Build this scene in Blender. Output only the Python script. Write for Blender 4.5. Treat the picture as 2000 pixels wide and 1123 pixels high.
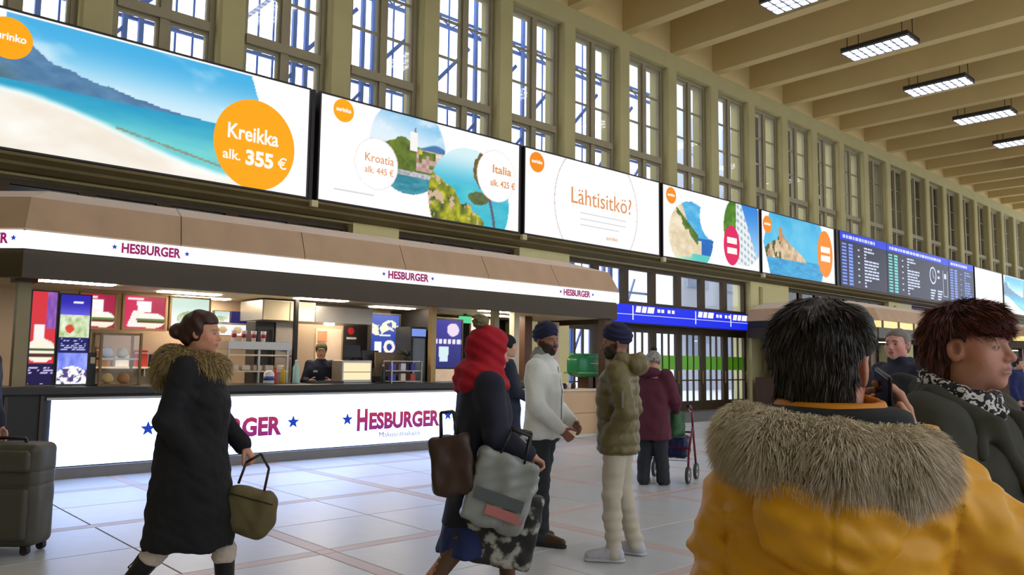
import bpy, bmesh, math, random
import numpy as np
from mathutils import Matrix, Vector

rng = np.random.default_rng(7)
random.seed(7)
scene = bpy.context.scene
for o in list(bpy.data.objects):
    bpy.data.objects.remove(o, do_unlink=True)
COL = scene.collection

# ------------------------------------------------------------------ camera
# world axes: X runs along the long window wall, Y points to that wall, Z up
F_PX = 1554.0
EYE = 1.45
R3 = np.array([[0.73216424, -0.07256271, -0.67725193],
               [-0.68102088, -0.06034378, -0.72977338],
               [0.01208639, 0.99553668, -0.09359828]])
# the third column above is the camera's backward axis; forward = -column
cam_d = bpy.data.cameras.new('camera')
cam = bpy.data.objects.new('camera', cam_d)
COL.objects.link(cam)
M = Matrix(((R3[0][0], R3[0][1], R3[0][2], 0), (R3[1][0], R3[1][1], R3[1][2], 0), (R3[2][0], R3[2][1], R3[2][2], EYE), (0, 0, 0, 1)))
cam.matrix_world = M
cam_d.sensor_width = 36.0
cam_d.lens = F_PX / 2000.0 * 36.0
cam_d.clip_end = 400
scene.camera = cam

# ------------------------------------------------------------------ world
world = bpy.data.worlds.new('overcast')
scene.world = world
world.use_nodes = True
bg = world.node_tree.nodes['Background']
bg.inputs[0].default_value = (0.84, 0.90, 1.0, 1)
bg.inputs[1].default_value = 2.3
vs = scene.view_settings
vs.view_transform = 'Standard'
vs.look = 'None'
vs.exposure = 0.3
vs.gamma = 1.0
vs.use_curve_mapping = False

# ------------------------------------------------------------------ helpers
def lin(c):
    c = np.asarray(c, dtype=float) / 255.0
    return np.where(c <= 0.04045, c / 12.92, ((c + 0.055) / 1.055) ** 2.4)

MATS = {}
def mat(name, rgb, rough=0.6, metal=0.0, var=0.12, scale=6.0, bump=0.0, spec=0.4, stretch=(1, 1, 1), rgb2=None, detail=4.0):
    """procedural material: two tones mixed by noise, optional fine relief"""
    if name in MATS:
        return MATS[name]
    m = bpy.data.materials.new(name)
    m.use_nodes = True
    nt = m.node_tree
    b = nt.nodes['Principled BSDF']
    c = lin(rgb)
    c2 = lin(rgb2) if rgb2 is not None else np.clip(c * (1 - 2 * var), 0, 1)
    tc = nt.nodes.new('ShaderNodeTexCoord')
    mp = nt.nodes.new('ShaderNodeMapping')
    mp.inputs['Scale'].default_value = stretch
    nz = nt.nodes.new('ShaderNodeTexNoise')
    nz.inputs['Scale'].default_value = scale
    nz.inputs['Detail'].default_value = detail
    mx = nt.nodes.new('ShaderNodeMix')
    mx.data_type = 'RGBA'
    mx.inputs[6].default_value = (*np.clip(c * (1 + var), 0, 1), 1)
    mx.inputs[7].default_value = (*c2, 1)
    nt.links.new(tc.outputs['Object'], mp.inputs[0])
    nt.links.new(mp.outputs[0], nz.inputs['Vector'])
    nt.links.new(nz.outputs[0], mx.inputs[0])
    nt.links.new(mx.outputs[2], b.inputs['Base Color'])
    b.inputs['Roughness'].default_value = rough
    b.inputs['Metallic'].default_value = metal
    b.inputs['Specular IOR Level'].default_value = spec
    if bump > 0:
        bp = nt.nodes.new('ShaderNodeBump')
        bp.inputs['Strength'].default_value = bump
        bp.inputs['Distance'].default_value = 0.01
        nt.links.new(nz.outputs[0], bp.inputs['Height'])
        nt.links.new(bp.outputs[0], b.inputs['Normal'])
    MATS[name] = m
    return m

def emat(name, rgb, strength=1.0, var=0.0):
    """light-emitting surface (lamps, backlit panels, screens)"""
    if name in MATS:
        return MATS[name]
    m = bpy.data.materials.new(name)
    m.use_nodes = True
    nt = m.node_tree
    b = nt.nodes['Principled BSDF']
    b.inputs['Base Color'].default_value = (0.02, 0.02, 0.02, 1)
    b.inputs['Roughness'].default_value = 0.4
    b.inputs['Specular IOR Level'].default_value = 0.1
    b.inputs['Emission Color'].default_value = (*lin(rgb), 1)
    b.inputs['Emission Strength'].default_value = strength * 0.82 if strength < 1.3 else strength
    MATS[name] = m
    return m

def vmat(name, rough=0.6, emit=0.0, spec=0.3, bump=0.0, scale=60.0, stretch=(1, 1, 1)):
    """material that reads the colour attribute 'col' of the mesh"""
    if name in MATS:
        return MATS[name]
    m = bpy.data.materials.new(name)
    m.use_nodes = True
    nt = m.node_tree
    b = nt.nodes['Principled BSDF']
    a = nt.nodes.new('ShaderNodeAttribute')
    a.attribute_name = 'col'
    b.inputs['Roughness'].default_value = rough
    b.inputs['Specular IOR Level'].default_value = spec
    if emit > 0:
        b.inputs['Base Color'].default_value = (0.02, 0.02, 0.02, 1)
        b.inputs['Specular IOR Level'].default_value = 0.1
        nt.links.new(a.outputs[0], b.inputs['Emission Color'])
        b.inputs['Emission Strength'].default_value = emit
    else:
        nt.links.new(a.outputs[0], b.inputs['Base Color'])
    if bump > 0:
        tc = nt.nodes.new('ShaderNodeTexCoord')
        mp = nt.nodes.new('ShaderNodeMapping')
        mp.inputs['Scale'].default_value = stretch
        nz = nt.nodes.new('ShaderNodeTexNoise')
        nz.inputs['Scale'].default_value = scale
        bp = nt.nodes.new('ShaderNodeBump')
        bp.inputs['Strength'].default_value = bump
        bp.inputs['Distance'].default_value = 0.004
        nt.links.new(tc.outputs['Object'], mp.inputs[0])
        nt.links.new(mp.outputs[0], nz.inputs['Vector'])
        nt.links.new(nz.outputs[0], bp.inputs['Height'])
        nt.links.new(bp.outputs[0], b.inputs['Normal'])
    MATS[name] = m
    return m

def glass_mat(name='clear_glass', tint=(0.99, 0.995, 1.0), refl=0.06):
    if name in MATS:
        return MATS[name]
    m = bpy.data.materials.new(name)
    m.use_nodes = True
    nt = m.node_tree
    nt.nodes.remove(nt.nodes['Principled BSDF'])
    out = nt.nodes['Material Output']
    tr = nt.nodes.new('ShaderNodeBsdfTransparent')
    tr.inputs[0].default_value = (*tint, 1)
    gl = nt.nodes.new('ShaderNodeBsdfGlossy')
    gl.inputs['Roughness'].default_value = 0.04
    lw = nt.nodes.new('ShaderNodeLayerWeight')      # same on both faces of a thin pane
    pw = nt.nodes.new('ShaderNodeMath'); pw.operation = 'POWER'; pw.inputs[1].default_value = 5.0
    fr = nt.nodes.new('ShaderNodeMath'); fr.operation = 'MULTIPLY_ADD'; fr.inputs[1].default_value = 0.22; fr.inputs[2].default_value = refl * 0.5
    nt.links.new(lw.outputs['Facing'], pw.inputs[0]); nt.links.new(pw.outputs[0], fr.inputs[0])
    mx = nt.nodes.new('ShaderNodeMixShader')
    nt.links.new(fr.outputs[0], mx.inputs[0])
    nt.links.new(tr.outputs[0], mx.inputs[1])
    nt.links.new(gl.outputs[0], mx.inputs[2])
    nt.links.new(mx.outputs[0], out.inputs[0])
    MATS[name] = m
    return m

def link(name, me, m=None, parent=None, smooth=False):
    o = bpy.data.objects.new(name, me)
    COL.objects.link(o)
    if m is not None and len(me.materials) == 0:
        me.materials.append(m)
    if parent is not None:
        o.parent = parent
    return o

def tag(o, label=None, cat=None, group=None, kind=None):
    if label: o['label'] = label
    if cat: o['category'] = cat
    if group: o['group'] = group
    if kind: o['kind'] = kind
    return o

def empty(name, loc=(0, 0, 0), rz=0.0):
    o = bpy.data.objects.new(name, None)
    o.empty_display_size = 0.2
    COL.objects.link(o)
    o.location = loc
    o.rotation_euler = (0, 0, rz)
    return o

class MB:
    """collects simple solids into one mesh"""
    def __init__(s):
        s.v = []; s.f = []
    def add(s, vs, fs):
        n = len(s.v)
        s.v += [tuple(map(float, p)) for p in vs]
        s.f += [tuple(n + i for i in f) for f in fs]
        return s
    def box(s, x0, x1, y0, y1, z0, z1):
        return s.add([(x0, y0, z0), (x1, y0, z0), (x1, y1, z0), (x0, y1, z0), (x0, y0, z1), (x1, y0, z1), (x1, y1, z1), (x0, y1, z1)],
                     [(0, 3, 2, 1), (4, 5, 6, 7), (0, 1, 5, 4), (1, 2, 6, 5), (2, 3, 7, 6), (3, 0, 4, 7)])
    def prism(s, poly, z0, z1):
        n = len(poly)
        vs = [(x, y, z0) for x, y in poly] + [(x, y, z1) for x, y in poly]
        fs = [tuple(range(n - 1, -1, -1)), tuple(range(n, 2 * n))] + [(i, (i + 1) % n, n + (i + 1) % n, n + i) for i in range(n)]
        return s.add(vs, fs)
    def prism_x(s, poly, x0, x1):      # poly in (y, z)
        n = len(poly)
        vs = [(x0, y, z) for y, z in poly] + [(x1, y, z) for y, z in poly]
        fs = [tuple(range(n - 1, -1, -1)), tuple(range(n, 2 * n))] + [(i, (i + 1) % n, n + (i + 1) % n, n + i) for i in range(n)]
        return s.add(vs, fs)
    def prism_y(s, poly, y0, y1):      # poly in (x, z), y0 is the side facing the hall
        n = len(poly)
        vs = [(x, y0, z) for x, z in poly] + [(x, y1, z) for x, z in poly]
        fs = [tuple(range(n)), tuple(range(2 * n - 1, n - 1, -1))] + [((i + 1) % n, i, n + i, n + (i + 1) % n) for i in range(n)]
        return s.add(vs, fs)
    def tube(s, a, b, r0, r1=None, n=10, caps=True):
        r1 = r0 if r1 is None else r1
        a = Vector(a); b = Vector(b); d = (b - a).normalized()
        u = d.orthogonal().normalized(); w = d.cross(u)
        vs = []
        for p, r in ((a, r0), (b, r1)):
            for i in range(n):
                t = 2 * math.pi * i / n
                vs.append(p + (u * math.cos(t) + w * math.sin(t)) * r)
        fs = [(i, (i + 1) % n, n + (i + 1) % n, n + i) for i in range(n)]
        if caps:
            fs += [tuple(range(n - 1, -1, -1)), tuple(range(n, 2 * n))]
        return s.add(vs, fs)
    def path(s, pts, r, n=8):
        for a, b in zip(pts[:-1], pts[1:]):
            s.tube(a, b, r, n=n)
        return s
    def bar(s, a, b, w, d):            # square bar between two points in an XZ plane
        a = Vector(a); b = Vector(b); dr = (b - a).normalized()
        u = Vector((0, 1, 0)); p = dr.cross(u).normalized()
        vs = []
        for q in (a, b):
            for i, j in ((-1, -1), (1, -1), (1, 1), (-1, 1)):
                vs.append(q + p * (i * w / 2) + u * (j * d / 2))
        return s.add(vs, [(0, 1, 2, 3), (7, 6, 5, 4), (0, 4, 5, 1), (1, 5, 6, 2), (2, 6, 7, 3), (3, 7, 4, 0)])
    def lathe(s, prof, c=(0, 0, 0), n=20):   # prof list of (r, z)
        vs = []
        for r, z in prof:
            for i in range(n):
                t = 2 * math.pi * i / n
                vs.append((c[0] + r * math.cos(t), c[1] + r * math.sin(t), c[2] + z))
        fs = []
        for k in range(len(prof) - 1):
            for i in range(n):
                fs.append((k * n + i, k * n + (i + 1) % n, (k + 1) * n + (i + 1) % n, (k + 1) * n + i))
        fs.append(tuple(range(n - 1, -1, -1)))
        m = (len(prof) - 1) * n
        fs.append(tuple(range(m, m + n)))
        return s.add(vs, fs)
    def disc_y(s, cx, cz, r, y0, y1, n=48, rz=None):
        rz = rz or r
        return s.prism_y([(cx + r * math.cos(2 * math.pi * i / n), cz + rz * math.sin(2 * math.pi * i / n)) for i in range(n)], y0, y1)
    def me(s, name='mesh', smooth=False):
        me = bpy.data.meshes.new(name)
        me.from_pydata(s.v, [], s.f)
        me.update()
        if smooth:
            me.polygons.foreach_set('use_smooth', [True] * len(me.polygons))
        return me
    def build(s, name, m, parent=None, smooth=False, bevel=0.0):
        o = link(name, s.me(name, smooth), m, parent)
        if bevel > 0:
            md = o.modifiers.new('bevel', 'BEVEL'); md.width = bevel; md.segments = 2; md.limit_method = 'ANGLE'
        return o

def box(name, m, x0, x1, y0, y1, z0, z1, parent=None, bevel=0.0):
    return MB().box(x0, x1, y0, y1, z0, z1).build(name, m, parent, bevel=bevel)

def fast_mesh(name, V, Q, smooth=True, col=None):
    """V (n,3), Q (m,k) faces of one size"""
    me = bpy.data.meshes.new(name)
    V = np.asarray(V, dtype=np.float32); Q = np.asarray(Q, dtype=np.int32)
    n, k = Q.shape
    me.vertices.add(len(V)); me.vertices.foreach_set('co', V.ravel())
    me.loops.add(n * k); me.loops.foreach_set('vertex_index', Q.ravel())
    me.polygons.add(n)
    me.polygons.foreach_set('loop_start', np.arange(0, n * k, k, dtype=np.int32))
    try:
        me.polygons.foreach_set('loop_total', np.full(n, k, dtype=np.int32))
    except Exception:
        pass
    me.update(calc_edges=True)
    me.polygons.foreach_set('use_smooth', np.full(n, smooth, dtype=bool))
    if col is not None:
        a = me.color_attributes.new('col', 'FLOAT_COLOR', 'POINT')
        c4 = np.ones((len(V), 4), dtype=np.float32); c4[:, :3] = col
        a.data.foreach_set('color', c4.ravel())
    return me

def text(name, s, size, m, x, y, z, parent, width=None, bold=0.0, depth=0.004, align='LEFT', height=None, spacing=1.0):
    """flat lettering standing in the XZ plane, read from the hall (-Y side)"""
    cu = bpy.data.curves.new(name, 'FONT')
    cu.body = s; cu.size = size; cu.offset = bold; cu.extrude = depth / 2; cu.align_x = align; cu.resolution_u = 3; cu.space_character = spacing
    t = bpy.data.objects.new(name, cu)
    COL.objects.link(t)
    bpy.context.view_layer.update()
    dg = bpy.context.evaluated_depsgraph_get()
    me = bpy.data.meshes.new_from_object(t.evaluated_get(dg))
    bpy.data.objects.remove(t, do_unlink=True)
    n = len(me.vertices)
    co = np.empty(n * 3, dtype=np.float32); me.vertices.foreach_get('co', co); co = co.reshape(-1, 3)
    if width:
        x0, x1 = co[:, 0].min(), co[:, 0].max()
        co[:, 0] = (co[:, 0] - x0) * width / (x1 - x0) + (0 if align == 'LEFT' else -width / 2)
    if height:
        z0, z1 = co[:, 1].min(), co[:, 1].max()
        co[:, 1] = (co[:, 1] - z0) * height / (z1 - z0)
    out = np.stack([co[:, 0] + x, np.full(n, y) - co[:, 2], co[:, 1] + z], 1).astype(np.float32)
    me.vertices.foreach_set('co', out.ravel())
    me.materials.clear()
    return link(name, me, m, parent)

def paint_panel(name, fn, x0, x1, z0, z1, y, cell, m, parent):
    """flat panel whose print comes from a colour function, sRGB 0-255 in, one value per grid point"""
    nx = max(2, int((x1 - x0) / cell)); nz = max(2, int((z1 - z0) / cell))
    gx, gz = np.meshgrid(np.linspace(x0, x1, nx), np.linspace(z0, z1, nz), indexing='ij')
    rgb = fn((gx - x0) / (x1 - x0), (gz - z0) / (z1 - z0))
    col = lin(np.clip(rgb, 0, 255)).reshape(-1, 3)
    V = np.stack([gx, np.full_like(gx, y), gz], -1).reshape(-1, 3)
    i, j = np.meshgrid(np.arange(nx - 1), np.arange(nz - 1), indexing='ij')
    a = (i * nz + j).ravel()
    Q = np.stack([a, a + nz, a + nz + 1, a + 1], 1)
    return link(name, fast_mesh(name, V, Q, False, col), m, parent)

# value noise for prints
_perm = rng.random((64, 64))
def vnoise(u, v):
    iu = np.floor(u).astype(int); iv = np.floor(v).astype(int)
    fu = u - iu; fv = v - iv
    fu = fu * fu * (3 - 2 * fu); fv = fv * fv * (3 - 2 * fv)
    g = lambda a, b: _perm[a % 64, b % 64]
    return (g(iu, iv) * (1 - fu) + g(iu + 1, iv) * fu) * (1 - fv) + (g(iu, iv + 1) * (1 - fu) + g(iu + 1, iv + 1) * fu) * fv
def fbm(u, v, o=4):
    s = 0; a = 0.5
    for k in range(o):
        s = s + a * vnoise(u * 2 ** k + 7.3 * k, v * 2 ** k + 3.1 * k); a *= 0.5
    return s
def mixc(a, b, t):
    return np.asarray(a, float) * (1 - t[..., None]) + np.asarray(b, float) * t[..., None]
def step(e0, e1, x):
    t = np.clip((x - e0) / (e1 - e0), 0, 1)
    return t * t * (3 - 2 * t)
def over(base, colr, mask):
    return base * (1 - mask[..., None]) + np.asarray(colr, float) * mask[..., None]

# ------------------------------------------------------------------ structure materials
M_plaster = mat('olive_plaster', (176, 166, 118), 0.85, var=0.06, scale=1.3)
M_pale = mat('pale_limewash', (222, 212, 156), 0.85, var=0.07, scale=1.5)
M_ceil = mat('ochre_ceiling', (208, 184, 128), 0.9, var=0.05, scale=0.8)
M_frame = mat('olive_window_frame', (150, 140, 112), 0.7, var=0.1, scale=3)
M_wood = mat('dark_wood_frame', (74, 56, 32), 0.6, var=0.2, scale=4, stretch=(1, 1, 0.2))
M_darkwood = mat('blackened_wood', (34, 28, 18), 0.7, var=0.2, scale=3)
M_black = mat('black_metal', (24, 22, 24), 0.5, var=0.1)
M_steel_blue = mat('blue_painted_steel', (92, 124, 200), 0.6, var=0.1)
M_glass = glass_mat()

# ------------------------------------------------------------------ floor
floor = box('floor', mat('dark_grout', (96, 92, 90), 0.8), -3, 62, -6, 15.4, -0.3, -0.012)
tag(floor, kind='structure')
M_tile = []
for i, c in enumerate(((188, 188, 190), (182, 184, 187), (193, 191, 191), (184, 188, 193))):
    M_tile.append(mat('grey_floor_tile_%d' % i, c, 0.32, var=0.05, scale=5, spec=0.5, bump=0.02))
M_red = mat('red_mosaic_strip', (188, 156, 150), 0.4, var=0.1, scale=38, rgb2=(180, 174, 174), detail=1.0)
M_red2 = mat('red_brick_tile', (188, 158, 150), 0.4, var=0.1, scale=14, rgb2=(178, 168, 164))
CELL, BAND = 2.1, 0.13
ox, oy = 3.2 - CELL * 2, 5.5 - CELL * 3
tile_me = {}
def tile(name, x0, x1, y0, y1, m, key):
    k = (key, m.name)
    if k not in tile_me:
        b = MB(); w, d = x1 - x0, y1 - y0
        c = 0.004
        b.add([(0, 0, -0.03), (w, 0, -0.03), (w, d, -0.03), (0, d, -0.03), (0, 0, -c), (w, 0, -c), (w, d, -c), (0, d, -c), (c, c, 0), (w - c, c, 0), (w - c, d - c, 0), (c, d - c, 0)],
              [(0, 1, 5, 4), (1, 2, 6, 5), (2, 3, 7, 6), (3, 0, 4, 7), (4, 5, 9, 8), (5, 6, 10, 9), (6, 7, 11, 10), (7, 4, 8, 11), (8, 9, 10, 11)])
        me = b.me(name); me.materials.append(m); tile_me[k] = me
    o = link(name, tile_me[k], None, floor)
    o.location = (x0, y0, 0)
g = 0.004
far_tiles = MB(); far_strips = MB()
for ix in range(-2, 28):
    for iy in range(-5, 6):
        X = ox + ix * CELL; Y = oy + iy * CELL
        if X > 60 or Y > 14.5 or Y < -6: continue
        near = (X < 14 and -0.6 <= X and Y > 0.5) and (X - 0.93 * Y < 6.5) and (Y - 3.2 * X < 10.5)
        h = (CELL - BAND) / 2
        for a in (0, 1):
            for b in (0, 1):
                x0 = X + BAND / 2 + a * h; y0 = Y + BAND / 2 + b * h
                if y0 > 14.4: continue
                if near:
                    tile('tile', x0 + g, x0 + h - g, y0 + g, y0 + h - g, M_tile[(ix * 7 + iy * 13 + a * 3 + b * 5) % 4], 'q')
                else:
                    far_tiles.box(x0 + g, x0 + h - g, y0 + g, y0 + h - g, -0.03, 0)
        if near:
            tile('border_strip', X - BAND / 2, X + BAND / 2, Y + BAND / 2 + g, Y + CELL - BAND / 2 - g, M_red, 'v')
            tile('border_strip', X + BAND / 2 + g, X + CELL - BAND / 2 - g, Y - BAND / 2, Y + BAND / 2, M_red, 'h')
            tile('border_square', X - BAND / 2, X + BAND / 2, Y - BAND / 2, Y + BAND / 2, M_red2, 's')
        else:
            far_strips.box(X - BAND / 2, X + BAND / 2, Y - BAND / 2, Y + CELL - BAND / 2 - g, -0.03, 0)
            far_strips.box(X + BAND / 2 + g, X + CELL - BAND / 2 - g, Y - BAND / 2, Y + BAND / 2, -0.03, 0)
tag(far_tiles.build('distant_tiles', M_tile[0], floor), kind='stuff')
tag(far_strips.build('distant_border_strips', M_red, floor), kind='stuff')

# ------------------------------------------------------------------ long wall
WY = 14.5                 # front face of the piers
GY = 14.78                # window plane
PER = 2.37                # pier rhythm
PX0 = 13.43 - PER * 5     # right edge of the first pier in view
PW = 0.52
NWIN = 26
XEND = PX0 + NWIN * PER
wall = MB().box(-4, XEND + 3, WY, WY + 0.7, 10.74, 11.25).build('wall_left', M_plaster)
tag(wall, kind='structure')
MB().box(-4, XEND + 3, WY + 0.02, WY + 0.7, 11.25, 13.2).build('upper_wall', M_ceil, wall)
pier_me = None
for k in range(-1, NWIN + 1):
    xr = PX0 + k * PER
    if pier_me is None:
        b = MB(); c = 0.05
        b.prism([(-PW + c, WY), (-c, WY), (0, WY + c), (0, WY + 0.7), (-PW, WY + 0.7), (-PW, WY + c)], 6.2, 10.74)
        pier_me = b.me('pier'); pier_me.materials.append(M_plaster)
    o = link('pier', pier_me, None, wall); o.location = (xr, 0, 0)
# band behind the billboards, ledge under them
MB().box(-4, XEND + 3, WY + 0.02, WY + 0.7, 4.32, 6.6).build('billboard_band', M_plaster, wall)
MB().prism_x([(14.05, 4.59), (14.05, 4.54), (14.2, 4.48), (14.2, 4.43), (14.36, 4.36), (14.5, 4.36), (14.5, 4.59)], -4, XEND + 3).build('ledge_moulding', mat('dull_olive_moulding', (112, 100, 66), 0.8, var=0.1, scale=2), wall)
# windows: two tall sashes over two short ones
def win_meshes():
    ow = PER - PW
    z0, zt, z1 = 6.6, 7.74, 10.74
    fr = MB(); f = 0.10; y0, y1 = GY - 0.05, GY + 0.1
    fr.box(0, f, y0, y1, z0, z1).box(ow - f, ow, y0, y1, z0, z1).box(f, ow - f, y0, y1, z1 - f, z1).box(f, ow - f, y0, y1, z0, z0 + f)
    mu = MB().box(ow / 2 - 0.085, ow / 2 + 0.085, y0 - 0.03, y1, z0 + f, z1 - f)
    tr = MB().box(f, ow - f, y0 - 0.06, y1, zt - 0.09, zt + 0.09)
    sash = MB(); s = 0.05
    bars = MB()
    panes = []
    cols = ((f, ow / 2 - 0.085), (ow / 2 + 0.085, ow - f))
    rows_up = np.linspace(zt + 0.09, z1 - f, 4)
    for a, b in cols:
        for zz0, zz1 in ((z0 + f, zt - 0.09), (zt + 0.09, z1 - f)):
            sash.box(a, a + s, y0 + 0.03, y1 - 0.02, zz0, zz1).box(b - s, b, y0 + 0.03, y1 - 0.02, zz0, zz1).box(a + s, b - s, y0 + 0.03, y1 - 0.02, zz1 - s, zz1).box(a + s, b - s, y0 + 0.03, y1 - 0.02, zz0, zz0 + s)
        for zz in rows_up[1:3]:
            bars.box(a + s, b - s, y0 + 0.04, y1 - 0.03, zz - 0.02, zz + 0.02)
        edges = [(z0 + f + s, zt - 0.09 - s), (rows_up[0] + s, rows_up[1] - 0.02), (rows_up[1] + 0.02, rows_up[2] - 0.02), (rows_up[2] + 0.02, rows_up[3] - s)]
        for q in edges:
            panes.append(MB().box(a + s, b - s, GY + 0.005, GY + 0.013, q[0], q[1]))
    return fr, mu, tr, sash, bars, panes
fr, mu, tr, sash, bars, panes = win_meshes()
W_ME = [(n, q.me(n), m) for n, q, m in (('mullion', mu, M_frame), ('transom', tr, M_frame), ('sash', sash, M_frame), ('glazing_bar', bars, M_frame))]
P_ME = [q.me('glass_pane') for q in panes]
F_ME = fr.me('window'); F_ME.materials.append(M_frame)
for n, me, m in W_ME: me.materials.append(m)
for me in P_ME: me.materials.append(M_glass)
for k in range(-1, NWIN):
    o = link('window_%d' % (k + 2), F_ME); tag(o, kind='structure'); o.location = (PX0 + k * PER, 0, 0)
    for n, me, m in W_ME: link(n, me, None, o)
    for me in P_ME: link('glass_pane', me, None, o)

# lower wall: piers and bays
low_piers = [(-4, -2.6), (8.85, 10.02), (13.7, 15.55), (24.75, 27.4), (36.4, 39), (48, 50.5), (58.5, 62)]
for a, b in low_piers:
    o = MB().box(a, b, WY, WY + 0.7, 0, 4.36).build('pier', M_pale, wall)
    if a > 20 and a < 40:
        MB().box(a + 0.55, a + 0.72, WY - 0.05, WY + 0.01, 1.2, 4.2).build('downpipe', M_plaster, wall)
bays = [(-2.6, 8.85, 'dark'), (10.02, 13.7, 'dark'), (15.55, 24.75, 'door'), (27.4, 36.4, 'dark'), (39, 48, 'dark'), (50.5, 58.5, 'dark')]
winno = NWIN + 2
M_darkglass = mat('unlit_glazing', (22, 24, 26), 0.15, var=0.3, scale=1.0)
for a, b, kind in bays:
    n = max(2, round((b - a) / 1.3)); w = (b - a) / n
    y0, y1 = WY + 0.2, WY + 0.34
    for i in range(n):
        x0 = a + i * w
        m_f = M_wood
        zlo, zhi = 3.28, 4.3
        fr = MB().box(x0, x0 + 0.13, y0, y1, zlo - 0.1, zhi).box(x0 + w - 0.13, x0 + w, y0, y1, zlo - 0.1, zhi).box(x0 + 0.13, x0 + w - 0.13, y0, y1, zhi - 0.09, zhi).box(x0 + 0.13, x0 + w - 0.13, y0, y1, zlo - 0.1, zlo)
        o = fr.build('window_%d' % winno, m_f); winno += 1; tag(o, kind='structure')
        box('glass_pane', M_glass if kind == 'door' else M_darkglass, x0 + 0.13, x0 + w - 0.13, y0 + 0.05, y0 + 0.06, zlo, zhi - 0.09, o)
    MB().box(a, b, y0 + 0.0, WY + 0.6, 2.5, 3.18).build('bay_spandrel', M_wood, wall)
    if kind == 'dark':
        MB().box(a, b, y0 + 0.3, WY + 0.6, 0, 2.5).build('bay_infill', M_darkwood, wall)
M_green = mat('green_glass_band', (110, 196, 40), 0.3, var=0.05)
M_dfr = mat('walnut_door_frame', (62, 46, 24), 0.5, var=0.2, scale=3, stretch=(1, 1, 0.2))
a, b = 15.55, 24.75
n = 7; w = (b - a) / n
for i in range(n):
    x0 = a + i * w; y0, y1 = WY + 0.2, WY + 0.3
    fr = MB().box(x0 + 0.005, x0 + 0.15, y0, y1, 0, 2.5).box(x0 + w - 0.15, x0 + w - 0.005, y0, y1, 0, 2.5).box(x0 + 0.15, x0 + w - 0.15, y0, y1, 2.38, 2.5).box(x0 + 0.15, x0 + w - 0.15, y0, y1, 0, 0.3)
    d = fr.build('door_%d' % (i + 1), M_dfr); tag(d, kind='structure')
    q0, q1 = x0 + 0.15, x0 + w - 0.15
    t = (q1 - q0) / 3
    for j in (1, 2):
        box('glazing_bar', M_dfr, q0 + j * t - 0.018, q0 + j * t + 0.018, y0 + 0.02, y1 - 0.02, 0.3, 2.38, d)
    box('glazing_bar', M_dfr, q0, q1, y0 + 0.025, y1 - 0.025, 0.93, 0.97, d)
    for j in range(3):
        box('glass_pane', M_glass, q0 + j * t + 0.018, q0 + (j + 1) * t - 0.018, y0 + 0.045, y0 + 0.052, 0.3, 2.38, d)
        box('green_strip', M_green, q0 + j * t + 0.02, q0 + (j + 1) * t - 0.02, y0 + 0.04, y0 + 0.044, 1.28, 1.72, d)
    MB().tube((q1 + 0.05, y0 - 0.05, 0.85), (q1 + 0.05, y0 - 0.05, 1.25), 0.015).tube((q1 + 0.05, y0 - 0.05, 0.9), (q1 + 0.05, y0 + 0.01, 0.9), 0.01).tube((q1 + 0.05, y0 - 0.05, 1.2), (q1 + 0.05, y0 + 0.01, 1.2), 0.01).build('door_handle', mat('brass', (150, 120, 60), 0.35, 0.9), d)

# unseen end wall and open-bayed opposite wall, added to shape the light
wb = box('wall_back_unseen', M_plaster, -4.3, -4, -7, WY + 0.7, -0.3, 13.2); tag(wb, kind='structure')
wr = box('wall_right_unseen', M_plaster, -4, 66, -7.3, -7, 11.0, 13.2); tag(wr, kind='structure')
for k in range(15):
    box('pier', M_plaster, -4.0 + k * 4.74, -2.2 + k * 4.74, -7.6, -7, -0.3, 11.0, wr)
    box('parapet', M_plaster, -2.2 + k * 4.74, .74 + k * 4.74, -7.3, -7, -0.3, 1.0, wr)

# ------------------------------------------------------------------ ceiling
ceil = box('ceiling', M_ceil, -4, XEND + 3, -7, WY + 0.7, 12.9, 13.2)
tag(ceil, kind='structure')
beam_me = None
for k in range(-1, NWIN + 1):
    xr = PX0 + k * PER + 0.03
    if beam_me is None:
        b = MB().prism([(0, 0), (0.01, 0), (0.01, 0.01), (0, 0.01)], 0, 0.01)
        b = MB()
        prof = [(WY + 0.02, 11.25), (13.2, 11.25), (-7, 11.25), (-7, 12.9), (WY + 0.02, 12.9)]
        b.prism_x([(y, z) for y, z in prof][::-1], -0.38, 0)
        beam_me = b.me('beam'); beam_me.materials.append(M_ceil)
    o = link('beam', beam_me, None, ceil); o.location = (xr, 0, 0)

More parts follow.
